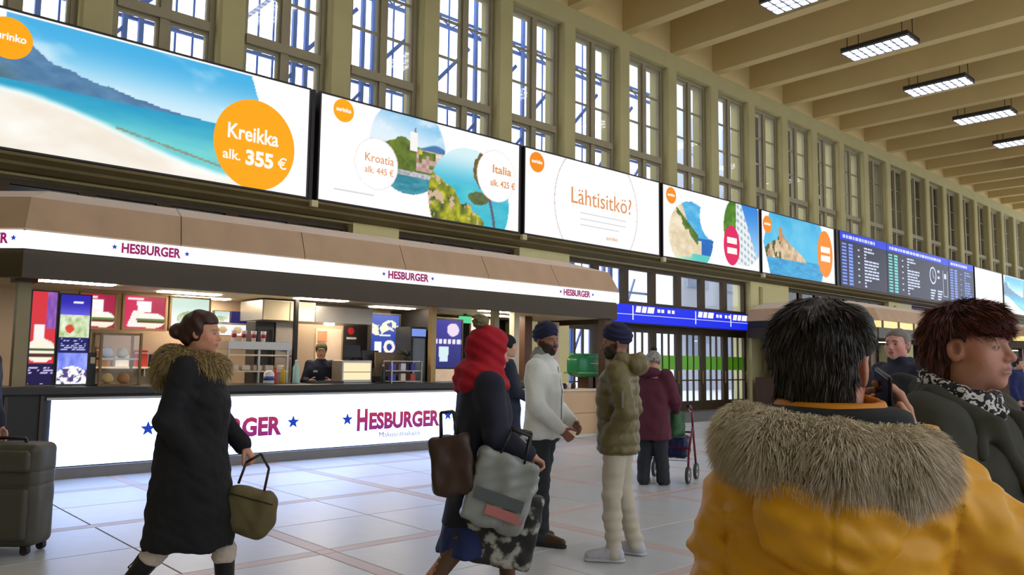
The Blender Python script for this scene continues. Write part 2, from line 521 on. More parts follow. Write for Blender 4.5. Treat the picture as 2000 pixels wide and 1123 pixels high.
# ceiling lamps between every second pair of beams
M_tube = emat('fluorescent_louvre', (250, 250, 255), 14.0)
M_lampbody = mat('dark_lamp_housing', (40, 36, 34), 0.5)
M_lou = mat('grey_louvre_blade', (96, 100, 116), 0.4)
def lamp(x, y, z, label):
    t = empty('ceiling_lamp', (x, y, z)); tag(t, label, 'lamp', 'suspended fluorescent ceiling lamps')
    MB().box(-0.46, 0.46, -0.98, 0.98, 0.05, 0.16).build('housing', M_lampbody, t)
    MB().box(-0.46, -0.43, -0.98, 0.98, 0, 0.05).box(0.43, 0.46, -0.98, 0.98, 0, 0.05).box(-0.43, 0.43, -0.98, -0.95, 0, 0.05).box(-0.43, 0.43, 0.95, 0.98, 0, 0.05).build('rim', M_lou, t)
    box('diffuser', M_tube, -0.43, 0.43, -0.95, 0.95, 0.03, 0.048, t)
    for i in range(1, 8):
        yy = -0.95 + i * 1.9 / 8
        box('louvre', M_lou, -0.43, 0.43, yy - 0.022, yy + 0.022, 0.0, 0.03, t)
    for xx in (-0.15, 0.15): box('louvre', M_lou, xx - 0.02, xx + 0.02, -0.95, 0.95, -0.001, 0.03, t)
    for sx in (-0.4, 0.4):
        for sy in (-0.8, 0.8):
            MB().tube((sx, sy, 0.16), (sx, sy, 13.0 - z - 0.1), 0.012, n=6).build('suspension_rod', M_lampbody, t)
ords = ['nearest, cut by the top edge', 'second from the nearest', 'third from the nearest', 'fourth from the nearest', 'fifth from the nearest', 'sixth from the nearest', 'furthest']
for i in range(7):
    lamp(18.9 + i * 4.76, 9.45, 10.92, 'long louvred fluorescent lamp hung between ceiling beams, ' + ords[i])
for i in range(8):        # unseen lamp row added to brighten the hall
    lamp(4.6 + i * 4.76, 1.6, 10.92, 'unseen fluorescent lamp added above the viewer to light the hall, %s along' % ['first', 'second', 'third', 'fourth', 'fifth', 'sixth', 'seventh', 'eighth'][i])
for i in range(3):  # out-of-view lamps over the kiosk, added for more light
    lamp(4.62 + i * 4.76, 9.45, 10.92, 'unseen fluorescent lamp added above the burger kiosk to light the hall, %s' % ['left one', 'middle one', 'right one'][i])

# ------------------------------------------------------------------ outside
gnd = box('ground_outside', mat('pale_snowy_paving', (226, 228, 234), 0.6, var=0.1), -20, 110, 15.42, 70, -0.3, -0.05)
tag(gnd, kind='structure')
box('office_block', mat('pale_render', (222, 228, 240), 0.8, var=0.03), 38, 96, 27, 34, -0.05, 22)
tag(bpy.data.objects['office_block'], 'pale blue-grey office block outside the hall windows', 'building')
for i in range(14):
    for j in range(5):
        box('office_window', mat('office_glass', (186, 200, 226), 0.2, var=0.1), 39 + i * 4.0, 41.2 + i * 4.0, 26.94, 27.0, 2 + j * 4, 4.2 + j * 4, bpy.data.objects['office_block'])
o = box('brick_annex', mat('dark_annex_brick', (44, 40, 34), 0.9, var=0.2, scale=3), 33.6, 51.4, 16.4, 20, -0.05, 16)
tag(o, 'dark annex wall close behind the unlit windows', 'building')
# blue steel canopy frame standing in front of the windows outside
t = empty('steel_gantry', (0, 17.2, 0)); tag(t, 'blue steel lattice gantry seen through the tall windows', 'gantry')
for i, x in enumerate(np.arange(3.0, 22, 1.9)):
    for dx in (0, 0.32):
        box('post', M_steel_blue, x + dx - 0.05, x + dx + 0.05, -0.05, 0.05, -0.05, 12.6, t)
    for dx in (0.75, 1.12, 1.5):
        box('rod', M_steel_blue, x + dx - 0.02, x + dx + 0.02, 0.25, 0.29, -0.05, 12.6, t)
    MB().bar((x + 0.32, 0, 6.4), (x + 1.9, 0, 8.3), 0.07, 0.06).build('brace', M_steel_blue, t)
    MB().bar((x + 0.32, 0.3, 8.9), (x + 1.9, 0.3, 10.6), 0.1, 0.06).build('brace', M_steel_blue, t)
    MB().bar((x + 0.32, 0.2, 1.0), (x + 1.9, 0.2, 4.4), 0.05, 0.06).build('brace', M_steel_blue, t)
for z, hgt in ((7.0, 0.09), (8.55, 0.07), (8.82, 0.07), (10.9, 0.1), (11.2, 0.07), (3.9, 0.08)):
    box('rail', M_steel_blue, 3, 23, 0.06, 0.12, z - hgt / 2, z + hgt / 2, t)
for i, x in enumerate(np.arange(3.1, 22.5, 0.95)):
    MB().bar((x, 0.09, 8.58), (x + 0.47, 0.09, 8.8), 0.035, 0.04).bar((x + 0.47, 0.09, 8.8), (x + 0.95, 0.09, 8.58), 0.035, 0.04).build('lacing', M_steel_blue, t)
    MB().bar((x, 0.09, 10.92), (x + 0.47, 0.09, 11.18), 0.035, 0.04).bar((x + 0.47, 0.09, 11.18), (x + 0.95, 0.09, 10.92), 0.035, 0.04).build('lacing', M_steel_blue, t)

# ================================================================== billboards
M_screen = vmat('backlit_print', 0.35, emit=0.83)
M_bframe = mat('dark_board_frame', (40, 34, 36), 0.5)
M_orange = emat('orange_print', (255, 168, 6), 1.0)
M_orange2 = emat('deep_orange_print', (246, 140, 10), 1.0)
M_wprint = emat('white_print', (255, 250, 240), 1.0)
M_oprint = emat('pale_orange_lettering', (226, 148, 84), 1.0)
M_gprint = emat('grey_small_print', (216, 216, 220), 1.0)
M_white_lit = emat('white_backlight', (255, 253, 252), 1.05)
M_pink = emat('pink_print', (224, 8, 92), 1.0)
BY0, BY1 = 14.08, 14.44      # front face of the screens, back of the boxes
BZ0, BZ1 = 4.70, 7.0
def wp(x): return 255 + 0 * x

def sea_print(u, v, ax=2.5):
    """beach: sky, far hills, turquoise water, pale sand"""
    x = u * ax
    c = mixc((70, 176, 228), (206, 236, 250), step(0.95, 0.5, v))
    c = over(c, (250, 252, 255), 0.55 * step(0.45, 0.8, fbm(x * 2.2, v * 5 + x * .4)) * step(0.35, .6, v))
    hor = 0.50
    hill = hor + 0.30 * np.exp(-((u - 0.06) / 0.16) ** 2) * (0.8 + .5 * fbm(x * 6, v * 0 + 2)) + 0.10 * np.exp(-((u - 0.33) / 0.22) ** 2)* (0.7 + .6 * fbm(x * 9, v * 0 + 5))
    hc = mixc((64, 108, 150), (108, 150, 186), fbm(x * 9, v * 20))
    hc = over(hc, (78, 104, 92), step(0.16, 0.0, u) * step(hor + .16, hor + .02, v) * .8)
    c = np.where((v < hill)[..., None], hc, c)
    w = mixc((30, 150, 196), (120, 214, 214), step(hor, 0.22, v) * .8 + .25 * fbm(x * 5, v * 22))
    c = np.where((v < hor - 0.0)[..., None], w, c)
    shore = 0.40 - 0.36 * step(0.05, 0.85, u) + 0.03 * fbm(x * 4, v * 3)
    c = over(c, (240, 252, 250), step(shore + .06, shore, v))
    sand = mixc((236, 224, 206), (255, 252, 246), fbm(x * 3, v * 6 + 3) * 1.1)
    c = over(c, sand, step(shore + 0.02, shore - 0.03, v))
    foot = np.abs(v - (0.30 - 0.42 * (u - 0.42))) < 0.012 * (0.4 + fbm(x * 22, v * 5))
    c = over(c, (150, 128, 100), (foot & (u > .42) & (u < .8)) * 0.7)
    return c

def print_a(u, v):        # beach board with white corner wedges
    c = sea_print((u - 0.0) / 0.86, v)
    white = np.array([255, 254, 253.])
    hexr = u > 0.80 + 0.04 * (1 - np.abs(v - 0.5) * 2) + 0.00
    right = u > 0.78 + 0.10 * np.abs(np.clip(v, 0, 1) - 0.0) * 0 + (0.07 * (1 - np.abs(2 * v - 1.0)))
    c = np.where(right[..., None], white, c)
    left = u < 0.05 - 0.06 * (1 - np.abs(2 * v - 1))
    left = left | ((u < 0.06) & (v > 0.86) & (u < (v - .80) * .5))
    c = np.where(left[..., None], white, c)
    c = np.where(((v > .985))[..., None], white, c)
    return c

def harbour(px, pz):      # circle print, px pz in -1..1
    c = mixc((120, 190, 232), (226, 240, 250), step(0.9, 0.0, pz + 0.2 * px))
    c = over(c, (252, 252, 255), .6 * step(.5, .75, fbm(px * 2 + 5, pz * 3)))
    c = over(c, (70, 120, 168), step(0.02, -.02, pz - 0.02 - 0.16 * np.exp(-((px - .75) / .35) ** 2)))
    trees = fbm(px * 7 + 3, pz * 7)
    green = mixc((56, 74, 30), (140, 160, 52), trees * 1.2)
    band = (pz < 0.04 + 0.2 * np.exp(-((px + .15) / .3) ** 2) - 0.06 * fbm(px * 14, pz * 0)) & (pz > -.55)
    c = np.where(band[..., None], green, c)
    houses = (pz < .02) & (pz > -.45) & (px > .2)
    blk = vnoise(np.floor(px * 11) * 3.7, np.floor(pz * 11) * 5.1)
    hc = mixc((150, 92, 84), (236, 222, 214), blk)
    c = np.where((houses & (blk > .3))[..., None], hc, c)
    c = np.where((houses & (blk < .12))[..., None], (196, 204, 40), c)
    tower = (np.abs(px - .13) < .10) & (pz > -.05) & (pz < .36)
    c = np.where(tower[..., None], (246, 244, 240), c)
    spire = (np.abs(px - .16) < .035 * (0.5 - pz) / .14 ) & (pz >= .36) & (pz < .5)
    c = np.where(spire[..., None], (120, 130, 150), c)
    c = np.where(((pz < -.5) & (pz > -.62))[..., None], mixc((110, 110, 116), (240, 240, 240), fbm(px * 16, pz * 16) * 1.2), c)
    c = np.where((pz <= -.6)[..., None], mixc((28, 108, 132), (90, 176, 190), fbm(px * 5, pz * 16)), c)
    return c

def cove(px, pz):
    c = mixc((70, 186, 214), (214, 240, 246), step(.2, .9, pz))
    sea = mixc((40, 170, 200), (110, 214, 220), fbm(px * 3, pz * 7))
    c = np.where((pz < .32)[..., None], sea, c)
    n = fbm(px * 6 + 9, pz * 6)
    land = mixc((46, 66, 26), (214, 206, 40), np.clip(n * 1.9 - .35, 0, 1))
    bank = pz < -0.30 - 0.55 * px + 0.35 * fbm(px * 5, pz * 3 + 1)
    bank = bank | (pz < -.72 + .2 * fbm(px * 8, pz * 2))
    c = np.where((bank & (px < .35) | (pz < -.8))[..., None], land, c)
    rk = bank & (fbm(px * 9 + 4, pz * 9 + 2) > .56) & (px < .2)
    c = np.where(rk[..., None], (206, 178, 150), c)
    crown = (((px - .38) / .36) ** 2 + ((pz - .62) / .42) ** 2 < 0.75 + .5 * (fbm(px * 8, pz * 8) - .5))
    c = np.where(crown[..., None], mixc((64, 60, 30), (142, 116, 52), fbm(px * 12, pz * 12) * 1.2), c)
    cr2 = (((px - .22) / .3) ** 2 + ((pz - .08) / .14) ** 2 < 0.8 + .6 * (fbm(px * 8, pz * 8 + 4) - .5))
    c = np.where(cr2[..., None], mixc((70, 84, 50), (120, 130, 70), fbm(px * 12, pz * 12)), c)
    tr = (np.abs(px - (.52 - .10 * np.sin(pz * 3))) < .035) & (pz < .4) & (pz > -.75)
    c = np.where(tr[..., None], (92, 96, 110), c)
    return c

AX = 5.75; AZ = 2.22
def print_b(u, v):
    x = u * AX; z = v * AZ
    c = np.full(u.shape + (3,), 255.0); c[..., 1] = 253; c[..., 2] = 252
    r = 1.06; px, pz = (x - 2.28) / r, (z - 1.50) / r
    c = np.where((px * px + pz * pz < 1)[..., None], harbour(px, pz), c)
    px, pz = (x - 4.13) / 1.28, (z - 0.55) / 1.28
    c = np.where((px * px + pz * pz < 1)[..., None], cove(px, pz), c)
    for cx, cz, rr in ((1.42, .98, .56), (4.98, 1.30, .64)):
        d = np.hypot(x - cx, z - cz)
        c = np.where((d < rr)[..., None], (255, 254, 253), c)
        c = over(c, (238, 226, 222), (np.abs(d - rr) < .012) * .8)
    return c
def print_c(u, v):
    x = u * AX; z = v * AZ
    c = np.full(u.shape + (3,), 255.0); c[..., 1] = 253; c[..., 2] = 252
    d = np.hypot((x - 2.9), (z - 1.05))
    c = over(c, (206, 190, 186), (np.abs(d - 1.78) < .014) * 1.0)
    return c
def print_d(u, v):
    x = u * AX; z = v * AZ
    c = np.full(u.shape + (3,), 255.0); c[..., 1] = 253; c[..., 2] = 252
    # cliff print in a circle
    px, pz = (x - 1.55) / 1.25, (z - .78) / 1.1
    k = mixc((40, 150, 214), (130, 210, 240), fbm(px * 3, pz * 6))
    k = np.where((pz < .0)[..., None], mixc((10, 84, 176), (30, 130, 200), fbm(px * 4, pz * 9)), k)
    k = np.where((pz < -.5)[..., None], mixc((88, 200, 190), (226, 232, 190), step(.2, -.9, px + pz * .2)), k)
    cl = (px < .15 - .5 * np.abs(pz + .25)) | ((px < .45) & (np.abs(pz + .3) < .2))
    k = np.where((cl & (pz > -.62))[..., None], mixc((206, 184, 140), (250, 238, 214), fbm(px * 5, pz * 6) * 1.2), k)
    gr = (pz > .45 - 1.0 * (px + .3) - .35 * fbm(px * 8, pz * 8)) & (pz < .62 - 0.75 * (px + .45)) & (px < .3) & (pz > -.2)
    k = np.where(gr[..., None], mixc((50, 84, 24), (120, 150, 50), fbm(px * 9, pz * 9)), k)
    c = np.where((px * px + pz * pz < 1)[..., None], k, c)
    d = np.hypot(x - 2.75, z - 1.5)
    c = np.where((d < .72)[..., None], (255, 253, 251), c)
    # hotel print on the right
    qx, qz = (x - 4.75) / 1.3, (z - 1.35) / 1.25
    k = mixc((34, 128, 220), (160, 208, 244), step(-.9, .9, -qz))
    fac = qx < -0.1 - .55 * qz + .35
    wn = (np.abs(np.mod(qz * 5 + qx * 2, 1) - .5) < .22) & (np.mod(qx * 6, 1) < .6)
    k = np.where(fac[..., None], np.where(wn[..., None], (150, 178, 196), (232, 236, 236)), k)
    k = np.where((qx < -.45 + .1 * fbm(qx * 7, qz * 7))[..., None], mixc((44, 92, 16), (120, 178, 40), fbm(qx * 9, qz * 9)), k)
    c = np.where(((qx * qx + qz * qz < 1) & (u < .995))[..., None], k, c)
    return c
def print_e(u, v):
    x = u * AX
    c = mixc((96, 206, 240), (40, 164, 220), v)
    c = over(c, (190, 236, 246), .5 * fbm(x * 2, v * 4) * step(.3, .7, v))
    c = np.where((v < .30)[..., None], mixc((24, 130, 196), (80, 190, 226), fbm(x * 3, v * 24)), c)
    rock = (v < .62 - .34 * np.abs(u - .26) / .3 + .12 * fbm(x * 4, v * 5)) & (v > .28) & (u < .58)
    c = np.where(rock[..., None], mixc((150, 116, 76), (248, 226, 192), fbm(x * 6, v * 12) * 1.2), c)
    tr = (fbm(x * 6 + 4, v * 9) > .54) & rock & (u < .24)
    c = np.where(tr[..., None], (72, 84, 40), c)
    lh = (np.abs(u - .24) < .022) & (v > .55) & (v < .8)
    c = np.where(lh[..., None], (206, 140, 84), c)
    lf = u < .10 - .05 * (1 - np.abs(2 * v - 1)) * 1.6
    rt = u > .80 + .10 * (1 - np.abs(2 * v - 1))
    c = np.where((lf | rt)[..., None], (255, 253, 252), c)
    return c
def print_w(u, v):
    c = np.full(u.shape + (3,), 250.0)
    d = np.hypot((u - .5) * 2, (v - .5))
    return over(c, (226, 214, 210), (np.abs(d - .42) < .008) * 1.0)

def board(i, x0, x1, fn, label, cell):
    t = empty('billboard', (0, 0, 0)); tag(t, label, 'billboard', 'backlit billboards along the window wall')
    MB().box(x0, x1, BY0 + 0.02, BY1, BZ0, BZ1).build('light_box', M_bframe, t)
    fw = 0.035
    MB().box(x0, x0 + fw, BY0 - 0.02, BY0 + 0.02, BZ0, BZ1).box(x1 - fw, x1, BY0 - 0.02, BY0 + 0.02, BZ0, BZ1).box(x0 + fw, x1 - fw, BY0 - 0.02, BY0 + 0.02, BZ1 - fw, BZ1).box(x0 + fw, x1 - fw, BY0 - 0.02, BY0 + 0.02, BZ0, BZ0 + fw).build('frame', M_bframe, t)
    s = paint_panel('printed_face', fn, x0 + fw, x1 - fw, BZ0 + fw, BZ1 - fw, BY0, cell, M_screen, t)
    return t, s, x0 + fw, BZ0 + fw
def logo(parent, cx, cz, r, m=M_orange):
    o = MB().disc_y(cx, cz, r, BY0 - 0.006, BY0 - 0.001).build('logo_disc', m, parent)
    text('lettering', 'aurinko', r * .5, M_wprint, cx, BY0 - 0.009, cz - r * .1, o, width=r * 1.45, bold=.004, align='CENTER')
YB = BY0 - 0.009
S = 14.08 / 14.5       # boards hang a little in front of the pier plane
XS = [2.0, 7.76, 7.96, 13.68, 13.82, 19.55, 19.68, 25.38, 25.5, 31.2]
XS = [x * S for x in XS]
BZ0, BZ1 = 1.45 + (4.70 - 1.45) * S, 1.45 + (7.0 - 1.45) * S
t, s, bx, bz = board(0, XS[0], XS[1], print_a, 'beach billboard with a big orange price circle, nearest of the row', .02)
logo(s, 2.36, 6.36, .33)
o = MB().disc_y(6.42, 5.47, .80, BY0 - 0.006, BY0 - 0.001, rz=.86).build('price_circle', M_orange, s)
text('lettering', 'Kreikka', .4, M_wprint, 6.38, YB, 5.52, o, width=1.0, bold=.008, align='CENTER')
text('lettering', 'alk.', .26, M_wprint, 5.80, YB, 5.12, o, bold=.004)
text('lettering', '355', .38, M_wprint, 6.24, YB, 5.08, o, width=.55, bold=.016)
text('lettering', '€', .3, M_wprint, 6.88, YB, 5.10, o, bold=.003)
t, s, bx, bz = board(1, XS[2], XS[3], print_b, 'white billboard with two round holiday photographs overlapping', .022)
logo(s, bx + .52, bz + 1.92, .24)
text('lettering', 'Kroatia', .26, M_oprint, bx + 1.42, YB, bz + .98, s, width=.72, align='CENTER')
text('lettering', 'alk. 445 €', .2, M_oprint, bx + 1.42, YB, bz + .74, s, width=.72, align='CENTER')
text('lettering', 'Italia', .28, M_oprint, bx + 4.92, YB, bz + 1.34, s, width=.6, align='CENTER', bold=.004)
text('lettering', 'alk. 425 €', .22, M_oprint, bx + 4.95, YB, bz + 1.02, s, width=.8, align='CENTER', bold=.003)
MB().box(bx + .35, bx + 1.3, YB, YB + .004, bz + .25, bz + .28).build('small_print', M_gprint, s)
t, s, bx, bz = board(2, XS[4], XS[5], print_c, 'white billboard with one large orange word inside a thin ring', .022)
logo(s, bx + .42, bz + 1.86, .26, M_orange2)
text('lettering', 'Lähtisitkö?', .62, M_oprint, bx + 2.95, YB, bz + 1.02, s, width=2.5, align='CENTER')
for q in range(3):
    MB().box(bx + 2.05, bx + 3.95 - .3 * (q == 2), YB, YB + .004, bz + .78 - q * .16, bz + .81 - q * .16).build('small_print', M_gprint, s)
text('lettering', 'aurinko', .16, M_oprint, bx + 3.35, YB, bz + .18, s, align='CENTER')
t, s, bx, bz = board(3, XS[6], XS[7], print_d, 'billboard with a cliff bay, a hotel and a pink price circle', .03)
logo(s, bx + .42, bz + 1.88, .25, M_orange2)
o = MB().disc_y(bx + 3.75, bz + .72, .48, BY0 - .006, BY0 - .001, rz=.66).build('price_circle', M_pink, s)
for q in range(2): MB().box(bx + 3.47, bx + 4.05, YB, YB + .004, bz + .78 - q * .34, bz + .98 - q * .34).build('lettering_block', M_wprint, o)
t, s, bx, bz = board(4, XS[8], XS[9], print_e, 'blue sea billboard with rocky islet and tall orange oval, beside the departure board', .03)
logo(s, bx + .40, bz + 1.72, .3, M_orange2)
o = MB().disc_y(bx + 4.7, bz + 1.1, .62, BY0 - .006, BY0 - .001, rz=.9).build('price_circle', M_orange2, s)
for q in range(2): MB().box(bx + 4.35, bx + 5.1, YB, YB + .004, bz + 1.15 - q * .34, bz + 1.38 - q * .34).build('lettering_block', M_wprint, o)
fx = 47.95 * S
t, s, bx, bz = board(5, fx, fx + 4.7, print_w, 'plain white billboard just right of the departure board', .06)
t, s, bx, bz = board(6, fx + 4.85, fx + 10.6, print_a, 'beach billboard at the right edge, furthest of the row', .06)
o = MB().disc_y(bx + 4.5, bz + 1.2, .75, BY0 - .006, BY0 - .001).build('price_circle', M_orange2, s)
# steel posts and feet between the boards
for i, x in enumerate([(XS[1] + XS[2]) / 2, (XS[3] + XS[4]) / 2, (XS[5] + XS[6]) / 2, (XS[7] + XS[8]) / 2]):
    p = MB().box(x - .04, x + .04, BY0 + .06, BY1, BZ0, BZ1 + .02).build('support_post', M_bframe)
    tag(p, ['dark post between the beach billboard and the two-photo billboard', 'dark post between the two-photo billboard and the ring billboard', 'dark post between the ring billboard and the cliff billboard', 'dark post between the cliff billboard and the islet billboard'][i], 'post', 'posts between billboards')
    box('foot_lamp', mat('cream_spot', (200, 190, 150), .5), x - .07, x + .07, BY0 - .14, BY0 - .04, BZ0 - .16, BZ0 - .03, p)

# departure board
t = empty('departure_board'); tag(t, 'long dark departure board with blue header and rows of train times', 'display board')
dx0, dx1 = 31.42 * S, 47.85 * S
MB().box(dx0, dx1, BY0 + .02, BY1, BZ0 - .03, BZ1 + .02).build('casing', M_black, t)
M_navy = emat('navy_screen', (34, 36, 58), 1.0)
M_blue = emat('blue_header', (24, 56, 224), 1.0)
M_row = emat('white_screen_text', (206, 214, 240), 1.0)
M_rowb = emat('blue_screen_text', (120, 150, 250), 1.0)
M_teal = emat('teal_screen_text', (110, 214, 206), 1.0)
secs = [(31.7, 36.3, M_rowb, M_row), (36.35, 44.0, M_teal, M_row), (44.05, 47.75, M_rowb, M_rowb)]
for a, b, m1, m2 in secs:
    a *= S; b *= S
    pnl = box('screen', M_navy, a, b, BY0 - .01, BY0 + .02, BZ0 + .02, BZ1 - .02, t)
    box('header_band', M_blue, a, b, BY0 - .014, BY0 - .009, BZ1 - .34, BZ1 - .02, pnl)
    hd = MB(); x = a + .25
    while x < b - 1.2:
        w = random.uniform(.12, .4); hd.box(x, x + w, BY0 - .018, BY0 - .013, BZ1 - .26, BZ1 - .13); x += w + .08
    tag(hd.build('header_text', M_row, pnl), kind='stuff')
    r1, r2 = MB(), MB(); wide = min(b - a, 4.6)
    for q in range(13):
        z = BZ1 - .5 - q * .132
        r1.box(a + .15, a + .55, BY0 - .015, BY0 - .009, z - .04, z + .03)
        r1.box(a + .75, a + 1.12, BY0 - .015, BY0 - .009, z - .05, z + .04)
        if q % 2: r2.box(a + 1.6, a + 1.75, BY0 - .015, BY0 - .009, z - .03, z + .03)
        x = a + 2.2
        for w in np.random.default_rng(q).uniform(.12, .42, 4):
            if x + w < a + wide - .3: r2.box(x, x + w, BY0 - .015, BY0 - .009, z - .035, z + .035)
            x += w + .06
            if w < .2: break
    tag(r1.build('time_column', m1, pnl), kind='stuff'); tag(r2.build('destination_rows', m2, pnl), kind='stuff')
    if b - a > 6:
        cx, cz = a + 5.3, BZ1 - 1.0
        ring = []
        for i in range(32):
            a0, a1 = 2 * math.pi * i / 32, 2 * math.pi * (i + 1) / 32
            ring.append([(cx + .42 * math.cos(a0), cz + .42 * math.sin(a0)), (cx + .42 * math.cos(a1), cz + .42 * math.sin(a1)), (cx + .34 * math.cos(a1), cz + .34 * math.sin(a1)), (cx + .34 * math.cos(a0), cz + .34 * math.sin(a0))])
        cl = MB()
        for q in ring: cl.prism_y(q, BY0 - .016, BY0 - .01)
        cl.bar((cx, BY0 - .013, cz), (cx + .17, BY0 - .013, cz - .13), .05, .006).bar((cx, BY0 - .013, cz), (cx, BY0 - .013, cz + .25), .04, .006)
        cl.build('clock_face', M_row, pnl)
        nt = MB()
        for zz in (.25, -.05): nt.box(cx + .6, cx + .85, BY0 - .016, BY0 - .01, cz + zz - .06, cz + zz + .06)
        for q in range(4): nt.box(cx - .35, cx + .3 - .1 * q, BY0 - .016, BY0 - .01, cz - .75 - q * .13, cz - .68 - q * .13).box(cx + .55, cx + 1.2 - .08 * q, BY0 - .016, BY0 - .01, cz - .75 - q * .13, cz - .68 - q * .13)
        nt.box(cx + 1.3, cx + 1.33, BY0 - .016, BY0 - .01, cz - .9, cz + .35).box(cx + 1.9, cx + 1.93, BY0 - .016, BY0 - .01, cz - .9, cz + .35).box(cx + 1.3, cx + 1.9, BY0 - .016, BY0 - .01, cz - .93, cz - .9)
        nt.box(cx + 1.45, cx + 1.75, BY0 - .016, BY0 - .01, cz - .05, cz + .2)
        tag(nt.build('notice_block', M_row, pnl), kind='stuff')

# blue direction sign above the doors
t = empty('direction_sign'); tag(t, 'long bright blue sign with white pictograms above the glass doors', 'sign')
M_sign = emat('blue_sign_face', (24, 44, 236), 1.0)
sx0, sx1 = 15.9, 25.1; sy = 14.22
k = sy / 14.5
z0, z1 = 1.45 + (2.62 - 1.45) * k, 1.45 + (3.18 - 1.45) * k
MB().box(sx0, sx1 * k + .25, sy + .02, 14.5, z0, z1).build('casing', mat('blue_casing', (20, 30, 120), .5), t)
sf = box('sign_face', M_sign, sx0, sx1 * k + .25, sy, sy + .02, z0 + .02, z1 - .02, t)
ln = MB().box(sx0 + .1, sx1 * k + .2, sy - .005, sy, z0 + .24, z0 + .26)
ln.build('rule_line', M_row, sf)
for q, x in enumerate((17.9, 21.0, 23.0)):
    b = MB()
    b.box(x - .02, x + .02, sy - .006, sy, z0 + .1, z0 + .5)
    for dx, w in ((.12, .22), (.4, .2), (.66, .3)): b.prism_y([(x + dx, z0 + .32), (x + dx + w, z0 + .32), (x + dx + w + .05, z0 + .5), (x + dx + .05, z0 + .5)], sy - .006, sy)
    for dx in (1.15, 1.34, 1.65, 1.86): b.box(x + dx, x + dx + .13, sy - .006, sy, z0 + .36, z0 + .46)
    tag(b.build('pictogram_row', M_wprint, sf), kind='stuff')
# second blue strip further inside, seen below the kiosk roof
for i, (xx, ww) in enumerate(((38.0, 2.0), (41.0, 3.0))):
    o = MB().box(xx, xx + ww, 14.0, 14.3, 3.55, 3.95).build('illuminated_sign', emat('violet_blue_sign', (70, 70, 236), 1.0))
    tag(o, ['short lit blue sign under the departure board, left one', 'longer lit blue and white sign under the departure board, right one'][i], 'sign', 'small lit signs under the departure board')
    MB().box(xx + .2, xx + ww * .6, 13.985, 14.0, 3.65, 3.85).build('lettering_block', M_row, o)

# ================================================================== kiosks
M_roof1 = mat('brown_copper_roof', (186, 154, 124), 0.55, var=0.12, scale=2.5, stretch=(1, 1, .3), bump=.05)
M_roof2 = mat('pale_roof_top', (214, 194, 178), 0.8, var=0.06, scale=1.5)  # upper roof slope, paler than the steep face
M_fascia = mat('dark_bronze_fascia', (66, 54, 34), 0.5, var=0.15, scale=1.5)
M_post = mat('olive_post', (150, 136, 104), 0.6, var=0.08)
M_brown = mat('brown_enamel', (84, 56, 38), 0.5, var=0.12)
M_cream = mat('cream_panel', (214, 200, 172), 0.6, var=0.05)
M_dark = mat('charcoal_laminate', (38, 36, 36), 0.45, var=0.12)
M_steel = mat('brushed_steel', (176, 172, 166), 0.35, 0.7, var=0.08, scale=8, stretch=(1, 1, 12))
M_wlit = emat('cool_white_panel', (178, 202, 255), 4.0)
M_signlit = emat('white_sign_light', (250, 252, 252), 1.15)
M_warm = emat('warm_sign_light', (255, 226, 150), 1.1)
M_hes = emat('magenta_lettering', (150, 20, 96), 1.0)
M_star = emat('blue_star', (20, 60, 180), 1.0)
M_clite = emat('kiosk_ceiling_light', (255, 238, 212), 30.0)

def inset_poly(p, d):
    """outline of a kiosk roof moved inwards by d; p = (xa, xb, front, chamfer, back)"""
    xa, xb, fy, ch, by = p
    q = d * math.tan(math.pi / 8)
    return [(xa + d, by), (xa + d, fy + ch + q), (xa + ch + q, fy + d), (xb - ch - q, fy + d), (xb - d, fy + ch + q), (xb - d, by)]
def frustum(name, p0, z0, p1, z1, m, parent, idx, splits=1, gap=.012):
    """roof facet idx between two outlines, split into panels"""
    a0, b0, a1, b1 = Vector((*p0[idx], z0)), Vector((*p0[idx + 1], z0)), Vector((*p1[idx], z1)), Vector((*p1[idx + 1], z1))
    for k in range(splits):
        t0, t1 = k / splits, (k + 1) / splits
        L = max((b0 - a0).length, .1); g = gap / L / 2 if splits > 1 else 0
        q = [a0.lerp(b0, t0 + g), a0.lerp(b0, t1 - g), a1.lerp(b1, t1 - g), a1.lerp(b1, t0 + g)]
        n = (q[1] - q[0]).cross(q[3] - q[0]).normalized() * .03
        vs = q + [v - n for v in q]
        MB().add(vs, [(0, 1, 2, 3), (7, 6, 5, 4), (0, 4, 5, 1), (1, 5, 6, 2), (2, 6, 7, 3), (3, 7, 4, 0)]).build(name, m, parent)

